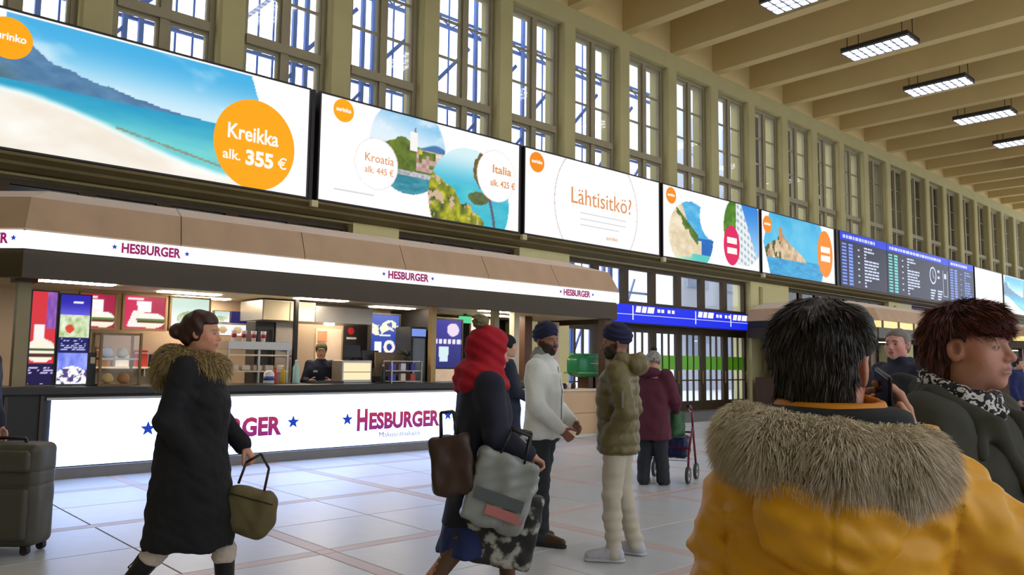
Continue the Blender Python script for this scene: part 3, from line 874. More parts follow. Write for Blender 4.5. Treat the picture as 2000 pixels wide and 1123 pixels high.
def kiosk(p, label, sign_m, splits, warm=False):
    t = empty('kiosk', ((p[0] + p[1]) / 2, p[2], 0)); tag(t, label, 'kiosk')
    inv = (-t.location.x, -t.location.y)
    xa, xb, fy, ch, by = p
    p = (xa + inv[0], xb + inv[0], fy + inv[1], ch, by + inv[1])
    o0, o1, o2 = inset_poly(p, .0), inset_poly(p, .2), inset_poly(p, 1.1)
    for i in range(5):
        frustum('roof_panel', o0, 2.9, o1, 3.30, M_roof1, t, i, splits if i == 2 else 1)
        frustum('roof_top_panel', o1, 3.30, o2, 3.56, M_roof2, t, i, splits if i == 2 else 1)
    MB().prism(o2, 3.53, 3.56).build('roof_deck', M_roof2, t)
    MB().prism(inset_poly(p, .06), 2.665, 2.905).build('sign_core', M_dark, t)
    bands = []
    for i in range(1, 4):
        a, b = Vector((*o0[i], 0)), Vector((*o0[i + 1], 0))
        d = (b - a).normalized(); n = d.cross(Vector((0, 0, 1)))
        a = a + d * .02; b = b - d * .02
        pts = [a + n * 0, b + n * 0, b - n * .05, a - n * .05]
        bands.append(MB().prism([(v.x, v.y) for v in pts], 2.675, 2.88).build('sign_band', sign_m, t))
    MB().prism(inset_poly(p, .03), 2.345, 2.66).build('fascia', M_fascia, t) if warm else None
    if not warm:
        f0, f1 = inset_poly(p, .04), inset_poly(p, .16)
        for i in range(5):
            q = [f0[i], f0[i + 1], f1[i + 1], f1[i]]
            MB().prism(q, 2.345, 2.66).build('fascia_panel', M_fascia, t)
    return t, bands, inv

K = (0.5, 14.04, 10.3, 1.51, 14.0)
kt, bands, inv = kiosk(K, 'large burger kiosk with brown mansard roof and white lit sign band', M_signlit, 6)
ix_, iy_ = inv
# sign lettering (local coordinates of the kiosk)
def star(cx, cz, r, y, m, parent, d=.004):
    pts = [(cx + (r if i % 2 == 0 else r * .42) * math.sin(math.pi * i / 5), cz + (r if i % 2 == 0 else r * .42) * math.cos(math.pi * i / 5)) for i in range(10)]
    b = MB()
    ctr = (cx, cz)
    for i in range(10):
        b.prism_y([ctr, pts[(i + 1) % 10], pts[i]], y, y + d)
    return b.build('star', m, parent)
FY = K[2] + iy_ - .012
for x0, x1 in ((3.05, 3.76), (6.93, 7.71), (10.88, 11.63)):
    text('lettering', 'HESBURGER', .2, M_hes, x0 + ix_, FY, 2.72, bands[1], width=x1 - x0, bold=.007, height=.125)
    star(x0 - .08 + ix_, 2.785, .035, FY, M_star, bands[1]); star(x1 + .08 + ix_, 2.785, .035, FY, M_star, bands[1])
# lettering on the chamfered corner band
o = text('lettering', 'HESBURGER', .2, M_hes, 0, -.004, 2.72, bands[0], width=.75, bold=.007, height=.125)
ang = -math.pi / 4
o.rotation_euler = (0, 0, ang); o.location = (K[0] + K[3] + ix_ - .707 * .92 - .006, K[2] + iy_ + .707 * .92 - .006, 0)
o2 = star(0, 2.785, .035, -.004, M_star, bands[0]); o2.rotation_euler = (0, 0, ang)
o2.location = (K[0] + K[3] + ix_ - .707 * .11 - .006, K[2] + iy_ + .707 * .11 - .006, 0)
MB().prism(inset_poly((K[0] + ix_, K[1] + ix_, K[2] + iy_, K[3], K[4] + iy_), .17), 2.46, 2.54).build('kiosk_ceiling', M_cream, kt)
for q, (x, y) in enumerate(((4.7, 12.4), (6.7, 11.9), (8.6, 12.6), (3.0, 11.9), (10.6, 11.8), (5.2, 13.2), (7.6, 13.2), (11.6, 12.9))):
    box('ceiling_light', M_clite, x - .45 + ix_, x + .45 + ix_, y - .12 + iy_, y + .12 + iy_, 2.445, 2.46, kt)
def kpost(x, y, z0, z1, w, m, cap=True):
    o = box('post', m, x - w + ix_, x + w + ix_, y - w + iy_, y + w + iy_, z0, z1, kt)
    if cap: box('post_cap', M_brown, x - w - .05 + ix_, x + w + .05 + ix_, y - w - .05 + iy_, y + w + .05 + iy_, z1 - .14, z1, o)
kpost(2.15, 10.82, 1.1, 2.46, .07, M_post)
kpost(8.23, 10.85, 1.1, 2.46, .05, mat('brass_post', (176, 146, 90), .5), False)
kpost(9.74, 10.95, 0, 2.46, .06, M_post, False)
kpost(10.75, 11.5, 0, 2.46, .07, mat('ivory_post', (224, 212, 186), .6), False)
kpost(12.45, 10.62, 0, 2.46, .09, M_brown, False)
kpost(12.1, 12.6, 0, 2.46, .11, M_brown, False)
# back wall of the kitchen
M_kback = mat('kitchen_wall_tile', (186, 164, 140), 0.5, var=0.08, scale=2)
bwl = MB().box(0.8, 9.25, 13.6, 13.7, 0, 2.46).build('kitchen_wall', M_kback); bwl.parent = kt; bwl.location = (ix_, iy_, 0)
swl = MB().box(9.25, 9.33, 12.2, 13.7, 0, 2.46).build('kitchen_wall', M_dark); swl.parent = kt; swl.location = (ix_, iy_, 0)
# low plinth of the counters follows in the counter object
ct = empty('service_counter', (5.6, 10.7, 0)); tag(ct, 'long service counter with glowing white front panel and dark top', 'counter')
cx, cy = -5.6, -10.7
def cbox(n, m, x0, x1, y0, y1, z0, z1, par=None, bevel=0): return box(n, m, x0 + cx, x1 + cx, y0 + cy, y1 + cy, z0, z1, par or ct, bevel)
cbox('body', M_dark, 2.0, 11.2, 10.74, 11.4, 0.0, 1.0)
cbox('worktop', mat('black_worktop', (46, 44, 44), .3, var=.1), 1.9, 11.25, 10.66, 11.55, 1.0, 1.09, None, .01)
cbox('plinth', mat('stone_plinth', (128, 124, 122), .6, var=.08), 2.44, 11.2, 10.68, 10.74, 0, .13)
lp = cbox('light_panel', M_wlit, 2.5, 10.35, 10.70, 10.735, .15, .935)
cbox('panel_rail', M_steel, 2.44, 10.4, 10.69, 10.74, .935, .965)
MB().prism([(2.0 + cx, 10.74 + cy), (2.0 + cx, 11.4 + cy), (.6 + cx, 12.8 + cy), (.6 + cx, 12.1 + cy)][::-1], 0, 1.0).build('corner_body', M_dark, ct)
MB().prism([(1.95 + cx, 10.66 + cy), (1.95 + cx, 11.5 + cy), (.6 + cx, 12.85 + cy), (.5 + cx, 12.05 + cy)][::-1], 1.0, 1.09).build('corner_worktop', MATS['black_worktop'], ct)
for x in (1.35, 1.7, 2.03, 2.4):
    y = 10.735 + max(0, (2.0 - x)) * 1.0
    cbox('corner_rib', mat('bronze_rib', (66, 56, 48), .4), x - .02, x + .02, y - .025, y + .02, 0.02, .99)
M_hes2 = bpy.data.materials.new('magenta_gradient_lettering'); M_hes2.use_nodes = True
nt = M_hes2.node_tree; b = nt.nodes['Principled BSDF']
tc = nt.nodes.new('ShaderNodeTexCoord'); sp = nt.nodes.new('ShaderNodeSeparateXYZ'); rmp = nt.nodes.new('ShaderNodeMapRange'); cr = nt.nodes.new('ShaderNodeValToRGB')
nt.links.new(tc.outputs['Object'], sp.inputs[0]); nt.links.new(sp.outputs[2], rmp.inputs[0]); rmp.inputs[1].default_value = .36; rmp.inputs[2].default_value = .68
nt.links.new(rmp.outputs[0], cr.inputs[0]); cr.color_ramp.elements[0].color = (*lin((132, 0, 120)), 1); cr.color_ramp.elements[1].color = (*lin((190, 22, 70)), 1)
nt.links.new(cr.outputs[0], b.inputs['Emission Color']); b.inputs['Emission Strength'].default_value = .75; b.inputs['Base Color'].default_value = (.02, .02, .02, 1)
for x0, x1 in ((3.78, 5.45), (6.70, 8.30)):
    text('lettering', 'H', .44, M_hes2, x0 + cx, 10.69 + cy, .365, lp, width=.19, bold=.02, height=.34)
    text('lettering', 'ESBURGER', .4, M_hes2, x0 + .22 + cx, 10.69 + cy, .375, lp, width=x1 - x0 - .22, bold=.019, height=.27)
    star(x0 - .17 + cx, .55, .10, 10.69 + cy, M_star, lp); star(x1 + .18 + cx, .55, .10, 10.69 + cy, M_star, lp)
    text('lettering', 'Makusi mukaan', .12, emat('navy_lettering', (70, 70, 130), 1), (x0 + x1) / 2 + cx, 10.69 + cy, .25, lp, width=.78, align='CENTER')
# pale wooden end counter
wt = empty('wooden_counter', (12.0, 10.9, 0)); tag(wt, 'pale wooden end counter beyond the glowing counter', 'counter')
M_birch = mat('birch_panel', (206, 172, 136), .5, var=.06, scale=3, stretch=(.3, 1, 1))
box('body', M_birch, -.72, 1.0, -.2, .5, .06, .9, wt); box('worktop', mat('pale_worktop', (222, 204, 180), .4), -.76, 1.04, -.24, .55, .9, .94, wt); box('plinth', mat('white_plinth', (220, 214, 206), .5), -.72, 1.0, -.18, .5, 0, .06, wt)
box('panel_joint', mat('dark_joint', (120, 90, 66), .6), -.72, 1.0, -.204, -.2, .46, .47, wt)

# ------------------------------------------------------------------ prints and screens in the kiosk
M_menu = vmat('menu_backlight', .3, emit=0.85)
def burger_print(bgc):
    def fn(u, v):
        c = np.empty(u.shape + (3,)); c[...] = bgc
        c = over(c, np.array(bgc) * .75, step(.2, .9, u) * .6)
        cup = (np.abs(u - .48 + .12 * (v - .7)) < .17 + .05 * (v - .7)) & (v > .5) & (v < .86)
        c = np.where(cup[..., None], (250, 246, 246), c)
        bag = (u > .08 + .3 * np.abs(v - .1)) & (u < .5) & (v < .55) & (v > .06)
        c = np.where(bag[..., None], (244, 238, 232), c)
        d = ((u - .66) / .36) ** 2 + ((v - .26) / .24) ** 2
        c = np.where((d < 1)[..., None], mixc((250, 236, 214), (255, 252, 246), v * 2 - .2), c)
        c = np.where(((d < 1) & (np.abs(v - .27) < .03))[..., None], (96, 120, 60), c)
        c = np.where(((d < .95) & (np.abs(v - .21) < .025))[..., None], (88, 48, 30), c)
        c = np.where(((np.abs(v - .92) < .025) & (u > .08) & (u < .45))[..., None], (255, 220, 226), c)
        return c
    return fn
def blue_print(u, v):
    c = mixc((44, 34, 170), (110, 104, 232), step(.95, .72, v))
    sal = fbm(u * 9, v * 18)
    c = np.where(((v < .78) & (v > .52))[..., None], mixc((120, 160, 60), (250, 252, 240), sal * 1.3), c)
    c = np.where(((((u - .35) / .14) ** 2 + ((v - .62) / .05) ** 2) < 1)[..., None], (220, 70, 50), c)
    c = np.where(((v <= .52) & (v > .35))[..., None], (28, 26, 96), c)
    tx = (np.mod(v * 40, 1) < .4) & (fbm(u * 12, np.floor(v * 40)) > .45) & (v < .51) & (v > .36) & (u > .08) & (u < .9)
    c = np.where(tx[..., None], (196, 204, 250), c)
    low = mixc((70, 90, 226), (196, 206, 255), fbm(u * 6, v * 9))
    c = np.where((v <= .35)[..., None], low, c)
    c = np.where(((v < .2 - .3 * (u - .5) ** 2))[..., None], (250, 248, 255), c)
    sh = (v < .17) & (fbm(u * 9 + 3, v * 22) > .55)
    c = np.where(sh[..., None], (88, 70, 130), c)
    c = np.where(((np.abs(v - .92) < .012) & (np.abs(u - .6) < .16))[..., None], (236, 236, 255), c)
    return c
def red_tall(u, v):
    c = np.empty(u.shape + (3,)); c[...] = (214, 52, 62)
    c = np.where(((u > .62) & (v > .6))[..., None], mixc((92, 60, 176), (200, 120, 180), fbm(u * 14, v * 9)), c)
    c = np.where(((np.abs(u - .35) < .2) & (v > .46) & (v < .64))[..., None], (250, 240, 240), c)
    d = ((u - .45) / .6) ** 2 + ((v - .36) / .13) ** 2
    c = np.where((d < 1)[..., None], (250, 240, 224), c)
    c = np.where(((d < 1) & (np.abs(v - .37) < .018))[..., None], (70, 90, 40), c); c = np.where(((d < 1) & (np.abs(v - .31) < .018))[..., None], (84, 46, 30), c)
    c = np.where((v < .22)[..., None], (28, 20, 70), c)
    tx = (v < .2) & (np.mod(v * 36, 1) < .4) & (fbm(u * 9, np.floor(v * 36)) > .5)
    c = np.where(tx[..., None], (216, 200, 250), c)
    return c
def white_salad(u, v):
    c = mixc((200, 226, 214), (246, 252, 250), step(.9, .2, v))
    d = (u - .5) ** 2 / .12 + (v - .35) ** 2 / .06
    return np.where((d < 1)[..., None], mixc((120, 150, 80), (240, 240, 230), fbm(u * 8, v * 8) * 1.2), c)
def navy_offer(u, v):
    c = mixc((24, 52, 150), (40, 84, 190), v)
    a = (np.abs(v - .72 + .06 * np.sin(u * 7)) < .11) & (u > .04) & (u < .96) & (fbm(u * 14, v * 10) > .36)
    c = np.where(a[..., None], (250, 250, 214), c)
    c = np.where(((np.abs(v - .55) < .015) & (np.abs(u - .5) < .2))[..., None], (240, 240, 255), c)
    cup = (np.abs(u - .25) < .12) & (v < .42) & (v > .1)
    c = np.where(cup[..., None], (246, 248, 255), c)
    r = np.hypot(u - .66, (v - .30) * 1.3)
    c = np.where(((r < .2) & (r > .1))[..., None], (248, 240, 226), c)
    return c
def indigo_offer(u, v):
    c = mixc((34, 40, 110), (58, 58, 160), v)
    c = np.where((((u - .68) / .22) ** 2 + ((v - .8) / .14) ** 2 < 1)[..., None], (236, 216, 240), c)
    tx = (np.abs(v - .55) < .05) & (np.mod(u * 6, 1) < .7)
    c = np.where(tx[..., None], (236, 230, 250), c)
    c = np.where(((np.abs(u - .35) < .16 + .05 * (v - .2)) & (v < .45) & (v > .12))[..., None], (214, 234, 240), c)
    return c
def light_board(name, label, cat, fn, x0, x1, y, z0, z1, fm, cell=.02, fw=.03, grp=None):
    t = empty(name, ((x0 + x1) / 2, y, z0)); tag(t, label, cat, grp)
    a, b, h = x0 - t.location.x, x1 - t.location.x, z1 - z0
    box('casing', fm, a, b, .0, .07, 0, h, t)
    MB().box(a, a + fw, -.02, 0, 0, h).box(b - fw, b, -.02, 0, 0, h).box(a + fw, b - fw, -.02, 0, h - fw, h).box(a + fw, b - fw, -.02, 0, 0, fw).build('frame', fm, t)
    paint_panel('printed_face', fn, a + fw, b - fw, fw, h - fw, -.004, cell, M_menu, t)
    return t
M_gold = mat('bronze_trim', (130, 104, 66), .45, .3)
light_board('menu_poster', 'tall red burger poster beside the corner post of the kiosk', 'poster', red_tall, 2.28, 2.58, 11.05, 1.1, 2.26, M_dark, .015, .015)
light_board('menu_screen', 'tall blue and violet menu screen at the left end of the counter', 'screen', blue_print, 2.59, 2.96, 11.05, 1.1, 2.24, M_dark, .012, .015)
light_board('menu_board', 'red menu board with cup and burger, left of the two', 'menu board', burger_print((196, 34, 84)), 3.30, 3.82, 12.95, 1.86, 2.42, M_gold, .016)
light_board('menu_board', 'red menu board with cup and burger, right of the two', 'menu board', burger_print((206, 36, 88)), 3.90, 4.56, 12.95, 1.87, 2.43, M_gold, .016)
light_board('menu_board', 'pale green salad menu board above the woman in black', 'menu board', white_salad, 4.6, 5.26, 12.95, 1.88, 2.44, M_gold, .02)
light_board('menu_board', 'small white salad notice left of the navy one', 'menu board', white_salad, 5.42, 5.70, 13.2, 2.06, 2.26, M_dark, .02, .008)
o = box('navy_notice', emat('navy_notice_face', (24, 24, 96), 1), 5.73, 6.0, 13.2, 13.24, 2.06, 2.26); tag(o, 'small navy notice beside the white salad notice', 'notice')
light_board('menu_board', 'white notice showing two burgers below the navy notice', 'menu board', lambda u, v: np.where(((np.minimum(np.hypot((u - .28) * 2.2, v - .5), np.hypot((u - .74) * 2.2, v - .5)) < .3))[..., None], mixc((170, 120, 60), (236, 220, 170), v), np.full(u.shape + (3,), 244.)), 5.42, 6.0, 13.2, 1.84, 2.04, M_dark, .02, .008)
light_board('offer_screen', 'bright blue offer screen with pale lettering behind the registers', 'screen', navy_offer, 8.3, 9.0, 12.9, 1.42, 2.36, M_dark, .015, .03)
light_board('offer_screen', 'indigo cup poster right of the brass post', 'screen', indigo_offer, 9.5, 10.25, 12.5, 1.3, 2.3, M_dark, .018, .03)
light_board('menu_board', 'pale cyan board at the left edge of the picture', 'menu board', white_salad, 1.45, 2.02, 11.6, 1.75, 2.3, M_dark, .02, .02)
o = box('exit_sign', emat('exit_green', (90, 214, 150), 1.0), 10.52, 10.82, 12.9, 12.96, 2.26, 2.40); tag(o, 'small green exit sign under the kiosk ceiling', 'sign')
box('bracket', M_dark, 10.64, 10.70, 12.92, 12.95, 2.40, 2.46, o)

# ------------------------------------------------------------------ kitchen
t = empty('extractor_hood', (6.95, 12.6, 2.1)); tag(t, 'stainless extractor hood with cream doors over the kitchen', 'hood')
MB().prism_x([(-.25, 0), (.6, 0), (.6, .34), (-.1, .34), (-.25, .28)][::-1], -.1, 1.05).build('steel_canopy', M_steel, t)
for x in (-1.05, -.58): box('cupboard_door', M_cream, x, x + .45, -.26, -.24, .0, .32, t, .005)
box('cupboard_body', M_steel, -1.07, -.1, -.24, .6, 0, .33, t)
MB().tube((.3, -.02, -.01), (.3, -.02, -.03), .09).build('lamp', M_clite, t)
def column(name, lab, cat, m, x0, x1, y, z0, z1, d=.35):
    t = box(name, m, x0, x1, y, y + d, z0, z1, None, .012); tag(t, lab, cat); return t
o = column('oven_tower', 'black oven tower left of the kitchen pillar', 'oven', M_dark, 5.84, 6.17, 12.5, 0, 2.08); 
box('oven_door', mat('oven_glass', (30, 26, 24), .15), 5.87, 6.14, 12.48, 12.5, 1.35, 1.95, o); box('handle', M_steel, 5.89, 6.12, 12.45, 12.48, 1.3, 1.32, o)
o = column('refrigerator', 'narrow steel refrigerator behind the bottles', 'refrigerator', mat('grey_fridge', (150, 138, 128), .35, .3), 6.2, 6.55, 12.5, 0, 2.08)
box('door_gap', M_dark, 6.2, 6.55, 12.49, 12.5, 1.5, 1.52, o); box('handle', M_steel, 6.48, 6.50, 12.46, 12.49, 1.2, 1.46, o)
o = box('notice_sheet', mat('blue_sheet', (70, 76, 140), .6), 6.28, 6.44, 12.485, 12.49, 1.6, 1.74, o)
o = column('kitchen_pillar', 'thin black pillar left of the kiosk worker', 'pillar', M_black, 6.28, 6.35, 12.0, 0, 2.46, .07)
box('pillar_base', M_dark, 6.24, 6.39, 11.96, 12.12, 0, .05, o)
o = box('pinned_sheet', mat('cream_sheet', (230, 206, 184), .6, var=.1, scale=5), 7.55, 8.1, 13.57, 13.595, 1.45, 2.05); tag(o, 'cream paper sheets pinned behind the kiosk worker', 'notice')
box('photo', mat('orange_photo', (216, 150, 110), .6), 7.58, 7.78, 13.56, 13.57, 1.8, 2.0, o)
o = box('dark_panel', mat('smoked_panel', (52, 50, 52), .3), 8.15, 9.2, 13.56, 13.595, 1.3, 2.2); tag(o, 'dark wall panel with a small red emblem in the kitchen', 'panel')
MB().disc_y(8.3, 2.02, .07, 13.55, 13.56, 20).build('emblem', mat('red_emblem', (190, 40, 40), .5), o)
o = box('emblem_text', mat('white_text', (220, 220, 220), .5), 8.2, 8.42, 13.55, 13.56, 1.86, 1.90, o)
WT = 1.09
# glass display case
t = empty('display_case', (3.32, 11.15, WT)); tag(t, 'small glass display case with brass frame on the counter', 'display case')
for x in (-.24, .24):
    for y in (-.17, .17): box('frame_post', M_gold, x - .015, x + .015, y - .015, y + .015, 0, .68, t)
for z in (0.0, .33, .65):
    box('shelf', M_gold if z != .33 else M_steel, -.24, .24, -.17, .17, z, z + .025, t)
box('glass_pane', M_glass, -.22, .22, -.172, -.168, .03, .65, t); box('glass_pane', M_glass, .238, .242, -.16, .16, .03, .65, t); box('glass_pane', M_glass, -.242, -.238, -.16, .16, .03, .65, t)
for i, (x, z, c) in enumerate(((-.1, .025, (226, 190, 120)), (.1, .025, (190, 130, 80)), (-.12, .355, (210, 214, 224)), (.06, .355, (236, 226, 214)))):
    o = MB().lathe([(.03, 0), (.075, .03), (.08, .07), (.05, .12), (.01, .135)], (3.32 + x, 11.15, WT + z), 14).build('bread_roll', mat('bun_%d' % i, c, .7), None, True)
    tag(o, ['golden roll on the lower shelf of the glass case', 'brown roll on the lower shelf of the glass case', 'pale wrapped roll on the upper shelf of the glass case', 'cream wrapped roll on the upper shelf of the glass case'][i], 'bread roll', 'rolls in the glass display case')
# sauce pump, napkin box
o = MB().box(2.975, 3.06, 11.08, 11.22, WT, WT + .42).build('napkin_dispenser', M_dark); tag(o, 'black napkin dispenser beside the blue menu screen', 'dispenser'); box('napkin', M_cream, 2.99, 3.045, 11.07, 11.08, WT + .28, WT + .36, o)
# heated prep rack
t = empty('heated_rack', (5.55, 11.9, 0)); tag(t, 'steel heated rack with two shelves behind the counter', 'rack')
box('cabinet', M_steel, -.45, .55, -.1, .45, 0, 1.0, t)
for z in (1.02, 1.25, 1.5): box('shelf', mat('warm_steel', (214, 192, 160), .35, .4), -.45, .55, -.1, .4, z, z + .025, t)
for x in (-.44, .05, .53): box('upright', M_steel, x - .015, x + .015, -.09, -.06, 1.0, 1.62, t)
box('canopy', M_steel, -.47, .57, -.14, .42, 1.6, 1.72, t)
for i in range(5):
    o = MB().box(5.16 + i * .19, 5.30 + i * .19, 11.86, 12.0, 1.275, 1.36).build('wrapped_burger', mat('paper_wrap', (236, 222, 206), .7), None, False, .02)
    tag(o, 'wrapped burger on the heated rack, %s from the left' % ['first', 'second', 'third', 'fourth', 'fifth'][i], 'burger', 'wrapped burgers on the rack')
def bottle(name, lab, x, y, z, r, h, c, capc, trans=False):
    m = mat('plastic_%d_%d_%d' % c, c, .35)
    o = MB().lathe([(r * .95, 0), (r, .01), (r, h * .68), (r * .4, h * .82), (r * .35, h * .9)], (x, y, z), 16).build(name, m, None, True)
    MB().lathe([(r * .45, h * .9), (r * .45, h * .97), (r * .15, h)], (x, y, z), 12).build('cap', mat('cap_%d_%d_%d' % capc, capc, .4), o, True)
    tag(o, lab, 'bottle', 'bottles on the kiosk counter')
bottle('sauce_bottle', 'red sauce bottle on the kiosk counter', 5.62, 11.3, WT, .035, .24, (190, 40, 30), (190, 40, 30))
bottle('sauce_bottle', 'yellow sauce bottle on the kiosk counter', 5.78, 11.35, WT, .035, .26, (220, 180, 50), (220, 180, 50))
bottle('water_bottle', 'tall pale cyan bottle left of the black pillar', 5.86, 11.1, WT, .05, .36, (176, 216, 210), (230, 236, 236))
bottle('spray_bottle', 'dark spray bottle left of the snack rack', 7.36, 11.0, WT, .04, .3, (40, 42, 50), (200, 204, 214))
o = MB().lathe([(.07, 0), (.08, .02), (.075, .16), (.03, .2)], (5.45, 11.15, WT), 18).build('condiment_tub', mat('white_tub', (226, 224, 226), .4), None, True); tag(o, 'white condiment tub with blue label beside the bottles', 'tub')
MB().lathe([(.0805, .05), (.0795, .11)], (5.45, 11.15, WT), 18).build('paper_label', mat('blue_label', (60, 90, 170), .5), o, True)
# serving tray, napkins, till
o = MB().box(6.15, 6.6, 10.95, 11.3, WT, WT + .02).box(6.15, 6.6, 10.95, 10.965, WT + .02, WT + .04).box(6.15, 6.6, 11.285, 11.3, WT + .02, WT + .04).build('serving_tray', mat('dark_tray', (50, 44, 42), .4)); tag(o, 'dark serving tray on the counter before the worker', 'tray')
t = empty('warming_cabinet', (6.95, 11.25, WT)); tag(t, 'glowing cream warming cabinet right of the worker', 'cabinet')
box('shell', M_steel, -.28, .28, -.12, .2, 0, .36, t, .01); box('lit_window', emat('warm_window', (255, 236, 190), 1.0), -.25, .25, -.125, -.12, .05, .32, t); box('shelf_line', M_gold, -.25, .25, -.13, -.125, .17, .18, t)
for i in range(2):
    t = empty('cash_register', (6.98 + i * .36, 11.33, WT + .36 * (i == 0) + .36 * (i == 1))); tag(t, ['black till screen standing on the warming cabinet', 'second black till screen near the blue offer screen'][i], 'till', 'till screens on the counter')
    if i == 1: t.location = (7.40, 11.42, WT); 
    zb = 0 if i == 0 else .28
    MB().lathe([(.1, 0), (.1, .015), (.03, .03), (.025, .06 + zb)], (0, 0, 0), 14).build('stand', M_dark, t, True)
    MB().prism_x([(-.03, .05 + zb), (.02, .05 + zb), (.07, .24 + zb), (.02, .25 + zb)][::-1], -.15, .15).build('screen', mat('till_plastic', (44, 46, 54), .3), t)
# snack rack with packets
t = empty('snack_rack', (7.78, 11.05, WT)); tag(t, 'clear two-tier snack rack on the right of the counter', 'rack')
for x in (-.3, .3):
    for y in (-.12, .12): box('upright', M_steel, x - .01, x + .01, y - .01, y + .01, 0, .36, t)
for z in (.02, .19, .35): box('shelf', mat('acrylic_shelf', (222, 220, 228), .2), -.3, .3, -.12, .12, z, z + .012, t)
cols = [(60, 60, 170), (236, 220, 200), (180, 80, 70), (70, 70, 190), (214, 214, 226), (60, 56, 140)]
for i in range(6):
    x = 7.55 + (i % 3) * .2; z = WT + (.032 if i < 3 else .202)
    o = MB().box(x - .05, x + .05, 10.98, 11.06, z, z + .12).build('snack_packet', mat('packet_%d' % i, cols[i], .4), None, False, .01)
    tag(o, '%s snack packet on the %s shelf of the snack rack' % (['navy', 'cream', 'red', 'violet', 'silver', 'dark blue'][i], 'lower' if i < 3 else 'upper'), 'packet', 'packets on the snack rack')
# planter on the rack
t = empty('potted_plant', (7.9, 11.1, WT + .362)); tag(t, 'small dark leafy plant in a planter on the snack rack', 'plant')
MB().lathe([(.05, 0), (.07, .08), (.065, .085)], (0, 0, 0), 14).build('pot', M_dark, t, True)
lf = MB()
for i in range(40):
    a = random.uniform(0, 6.28); e = random.uniform(.2, 1.4); L = random.uniform(.08, .2)
    d = Vector((math.cos(a) * math.cos(e), math.sin(a) * math.cos(e), math.sin(e))); s_ = d.orthogonal().normalized() * .018
    p = Vector((0, 0, .08)); lf.add([p, p + d * L * .5 + s_, p + d * L, p + d * L * .5 - s_], [(0, 1, 2, 3)])
lf.build('foliage', mat('dark_leaf', (58, 66, 40), .6), t)
o = MB().box(7.4, 8.0, 11.28, 11.33, WT, WT + .5).build('flower_box', mat('mixed_leaf_box', (92, 110, 60), .7, var=.3, scale=20, rgb2=(140, 70, 80))); tag(o, 'low green hedge box behind the snack rack', 'planter')
box('rim', M_dark, 7.38, 8.02, 11.27, 11.34, WT + .02, WT + .1, o)
# shelf with boxes and cups on the kitchen wall
t = empty('kitchen_shelf', (4.4, 13.45, 1.28)); tag(t, 'pale shelf on the kitchen wall behind the glass case', 'shelf')
box('board', M_cream, -1.1, 1.1, -.15, .15, 0, .03, t)
for x in (-.9, 0, .9): box('bracket', M_steel, x - .01, x + .01, -.12, .15, -.12, 0, t)
names = ['cream', 'brown', 'white', 'red', 'blue', 'tan', 'grey']
cc = [(226, 206, 176), (150, 104, 70), (232, 230, 228), (186, 60, 50), (70, 84, 150), (206, 170, 120), (160, 158, 156)]
for i in range(7):
    x = 3.5 + i * .28; h = (.22, .3, .18, .26, .2, .34, .24)[i]
    o = MB().box(x - .1, x + .1, 13.34, 13.54, 1.31, 1.31 + h).build('carton', mat('carton_%d' % i, cc[i], .7), None, False, .006)
    box('carton_flap', M_cream, x - .1, x + .1, 13.335, 13.34, 1.31 + h * .8, 1.31 + h * .86, o)
    tag(o, '%s carton on the kitchen wall shelf' % names[i], 'carton', 'cartons on the kitchen shelf')
for i in range(4):
    x = 5.24 + i * .16
    o = MB().lathe([(.03, 0), (.042, .16), (.045, .165), (.04, .17)], (x, 11.95, 1.72), 14).build('cup_stack', mat('paper_cup', (236, 232, 228), .6), None, True)
    MB().lathe([(.0365, .06), (.0415, .12)], (x, 11.95, 1.72), 14).build('printed_band', mat('cup_band', (170, 30, 70), .6), o, True)
    tag(o, 'paper cup stack on top of the heated rack, %s from the left' % ['first', 'second', 'third', 'fourth'][i], 'cup', 'cup stacks on the heated rack')
for i, (x0, x1, y) in enumerate(((10.35, 11.0, 13.5), (11.15, 11.75, 13.3), (13.0, 13.6, 13.0))):
    o = box('pale_partition', mat('pale_pink_panel', (226, 206, 190), .6), x0, x1, y, y + .06, 0, 2.4)  # plain pale partition panel standing on a foot
    box('panel_foot', M_steel, x0, x1, y - .05, y + .11, 0, .04, o)
    tag(o, ['pale partition panel left of the ivory post', 'pale partition panel right of the ivory post', 'pale partition panel by the orange banner'][i], 'panel', 'pale partition panels')
t = empty('drinks_fridge', (8.85, 12.3, 0)); tag(t, 'dark drinks fridge right of the blue offer screen', 'refrigerator')
box('cabinet', M_dark, -.02, .34, 0, .5, 0, 2.1, t); box('header', emat('fridge_header', (120, 150, 230), 1.0), 0, .32, -.012, 0, 1.92, 2.06, t); box('glass_door', mat('fridge_glass', (60, 64, 72), .1), .02, .30, -.012, 0, .3, 1.88, t); box('handle', M_steel, .02, .04, -.05, -.012, 1.0, 1.4, t)

# thing on the wooden counter
t = empty('green_roaster', (12.45, 11.1, .94)); tag(t, 'green barrel-shaped roaster with lid on brown stand', 'roaster')
bm = bmesh.new(); bmesh.ops.create_cube(bm, size=1.0)
bmesh.ops.bevel(bm, geom=bm.edges[:], offset=.3, segments=6, affect='EDGES', profile=.5)
for v in bm.verts: v.co = Vector((v.co.x * .92, v.co.y * .5, v.co.z * .48 + .46))
me = bpy.data.meshes.new('barrel'); bm.to_mesh(me); bm.free(); me.polygons.foreach_set('use_smooth', [True] * len(me.polygons))
M_egg = mat('green_enamel', (40, 130, 84), .3, var=.06)
link('barrel', me, M_egg, t)
box('lid_band', mat('pale_green_band', (110, 170, 120), .4), -.43, .43, -.256, .256, .30, .33, t, .005)
box('leg', M_brown, -.12, .02, -.15, .15, 0, .24, t); box('leg', M_brown, .1, .22, -.15, .15, 0, .24, t)
MB().tube((-.2, -.27, .5), (.2, -.27, .5), .015).build('handle', M_steel, t)
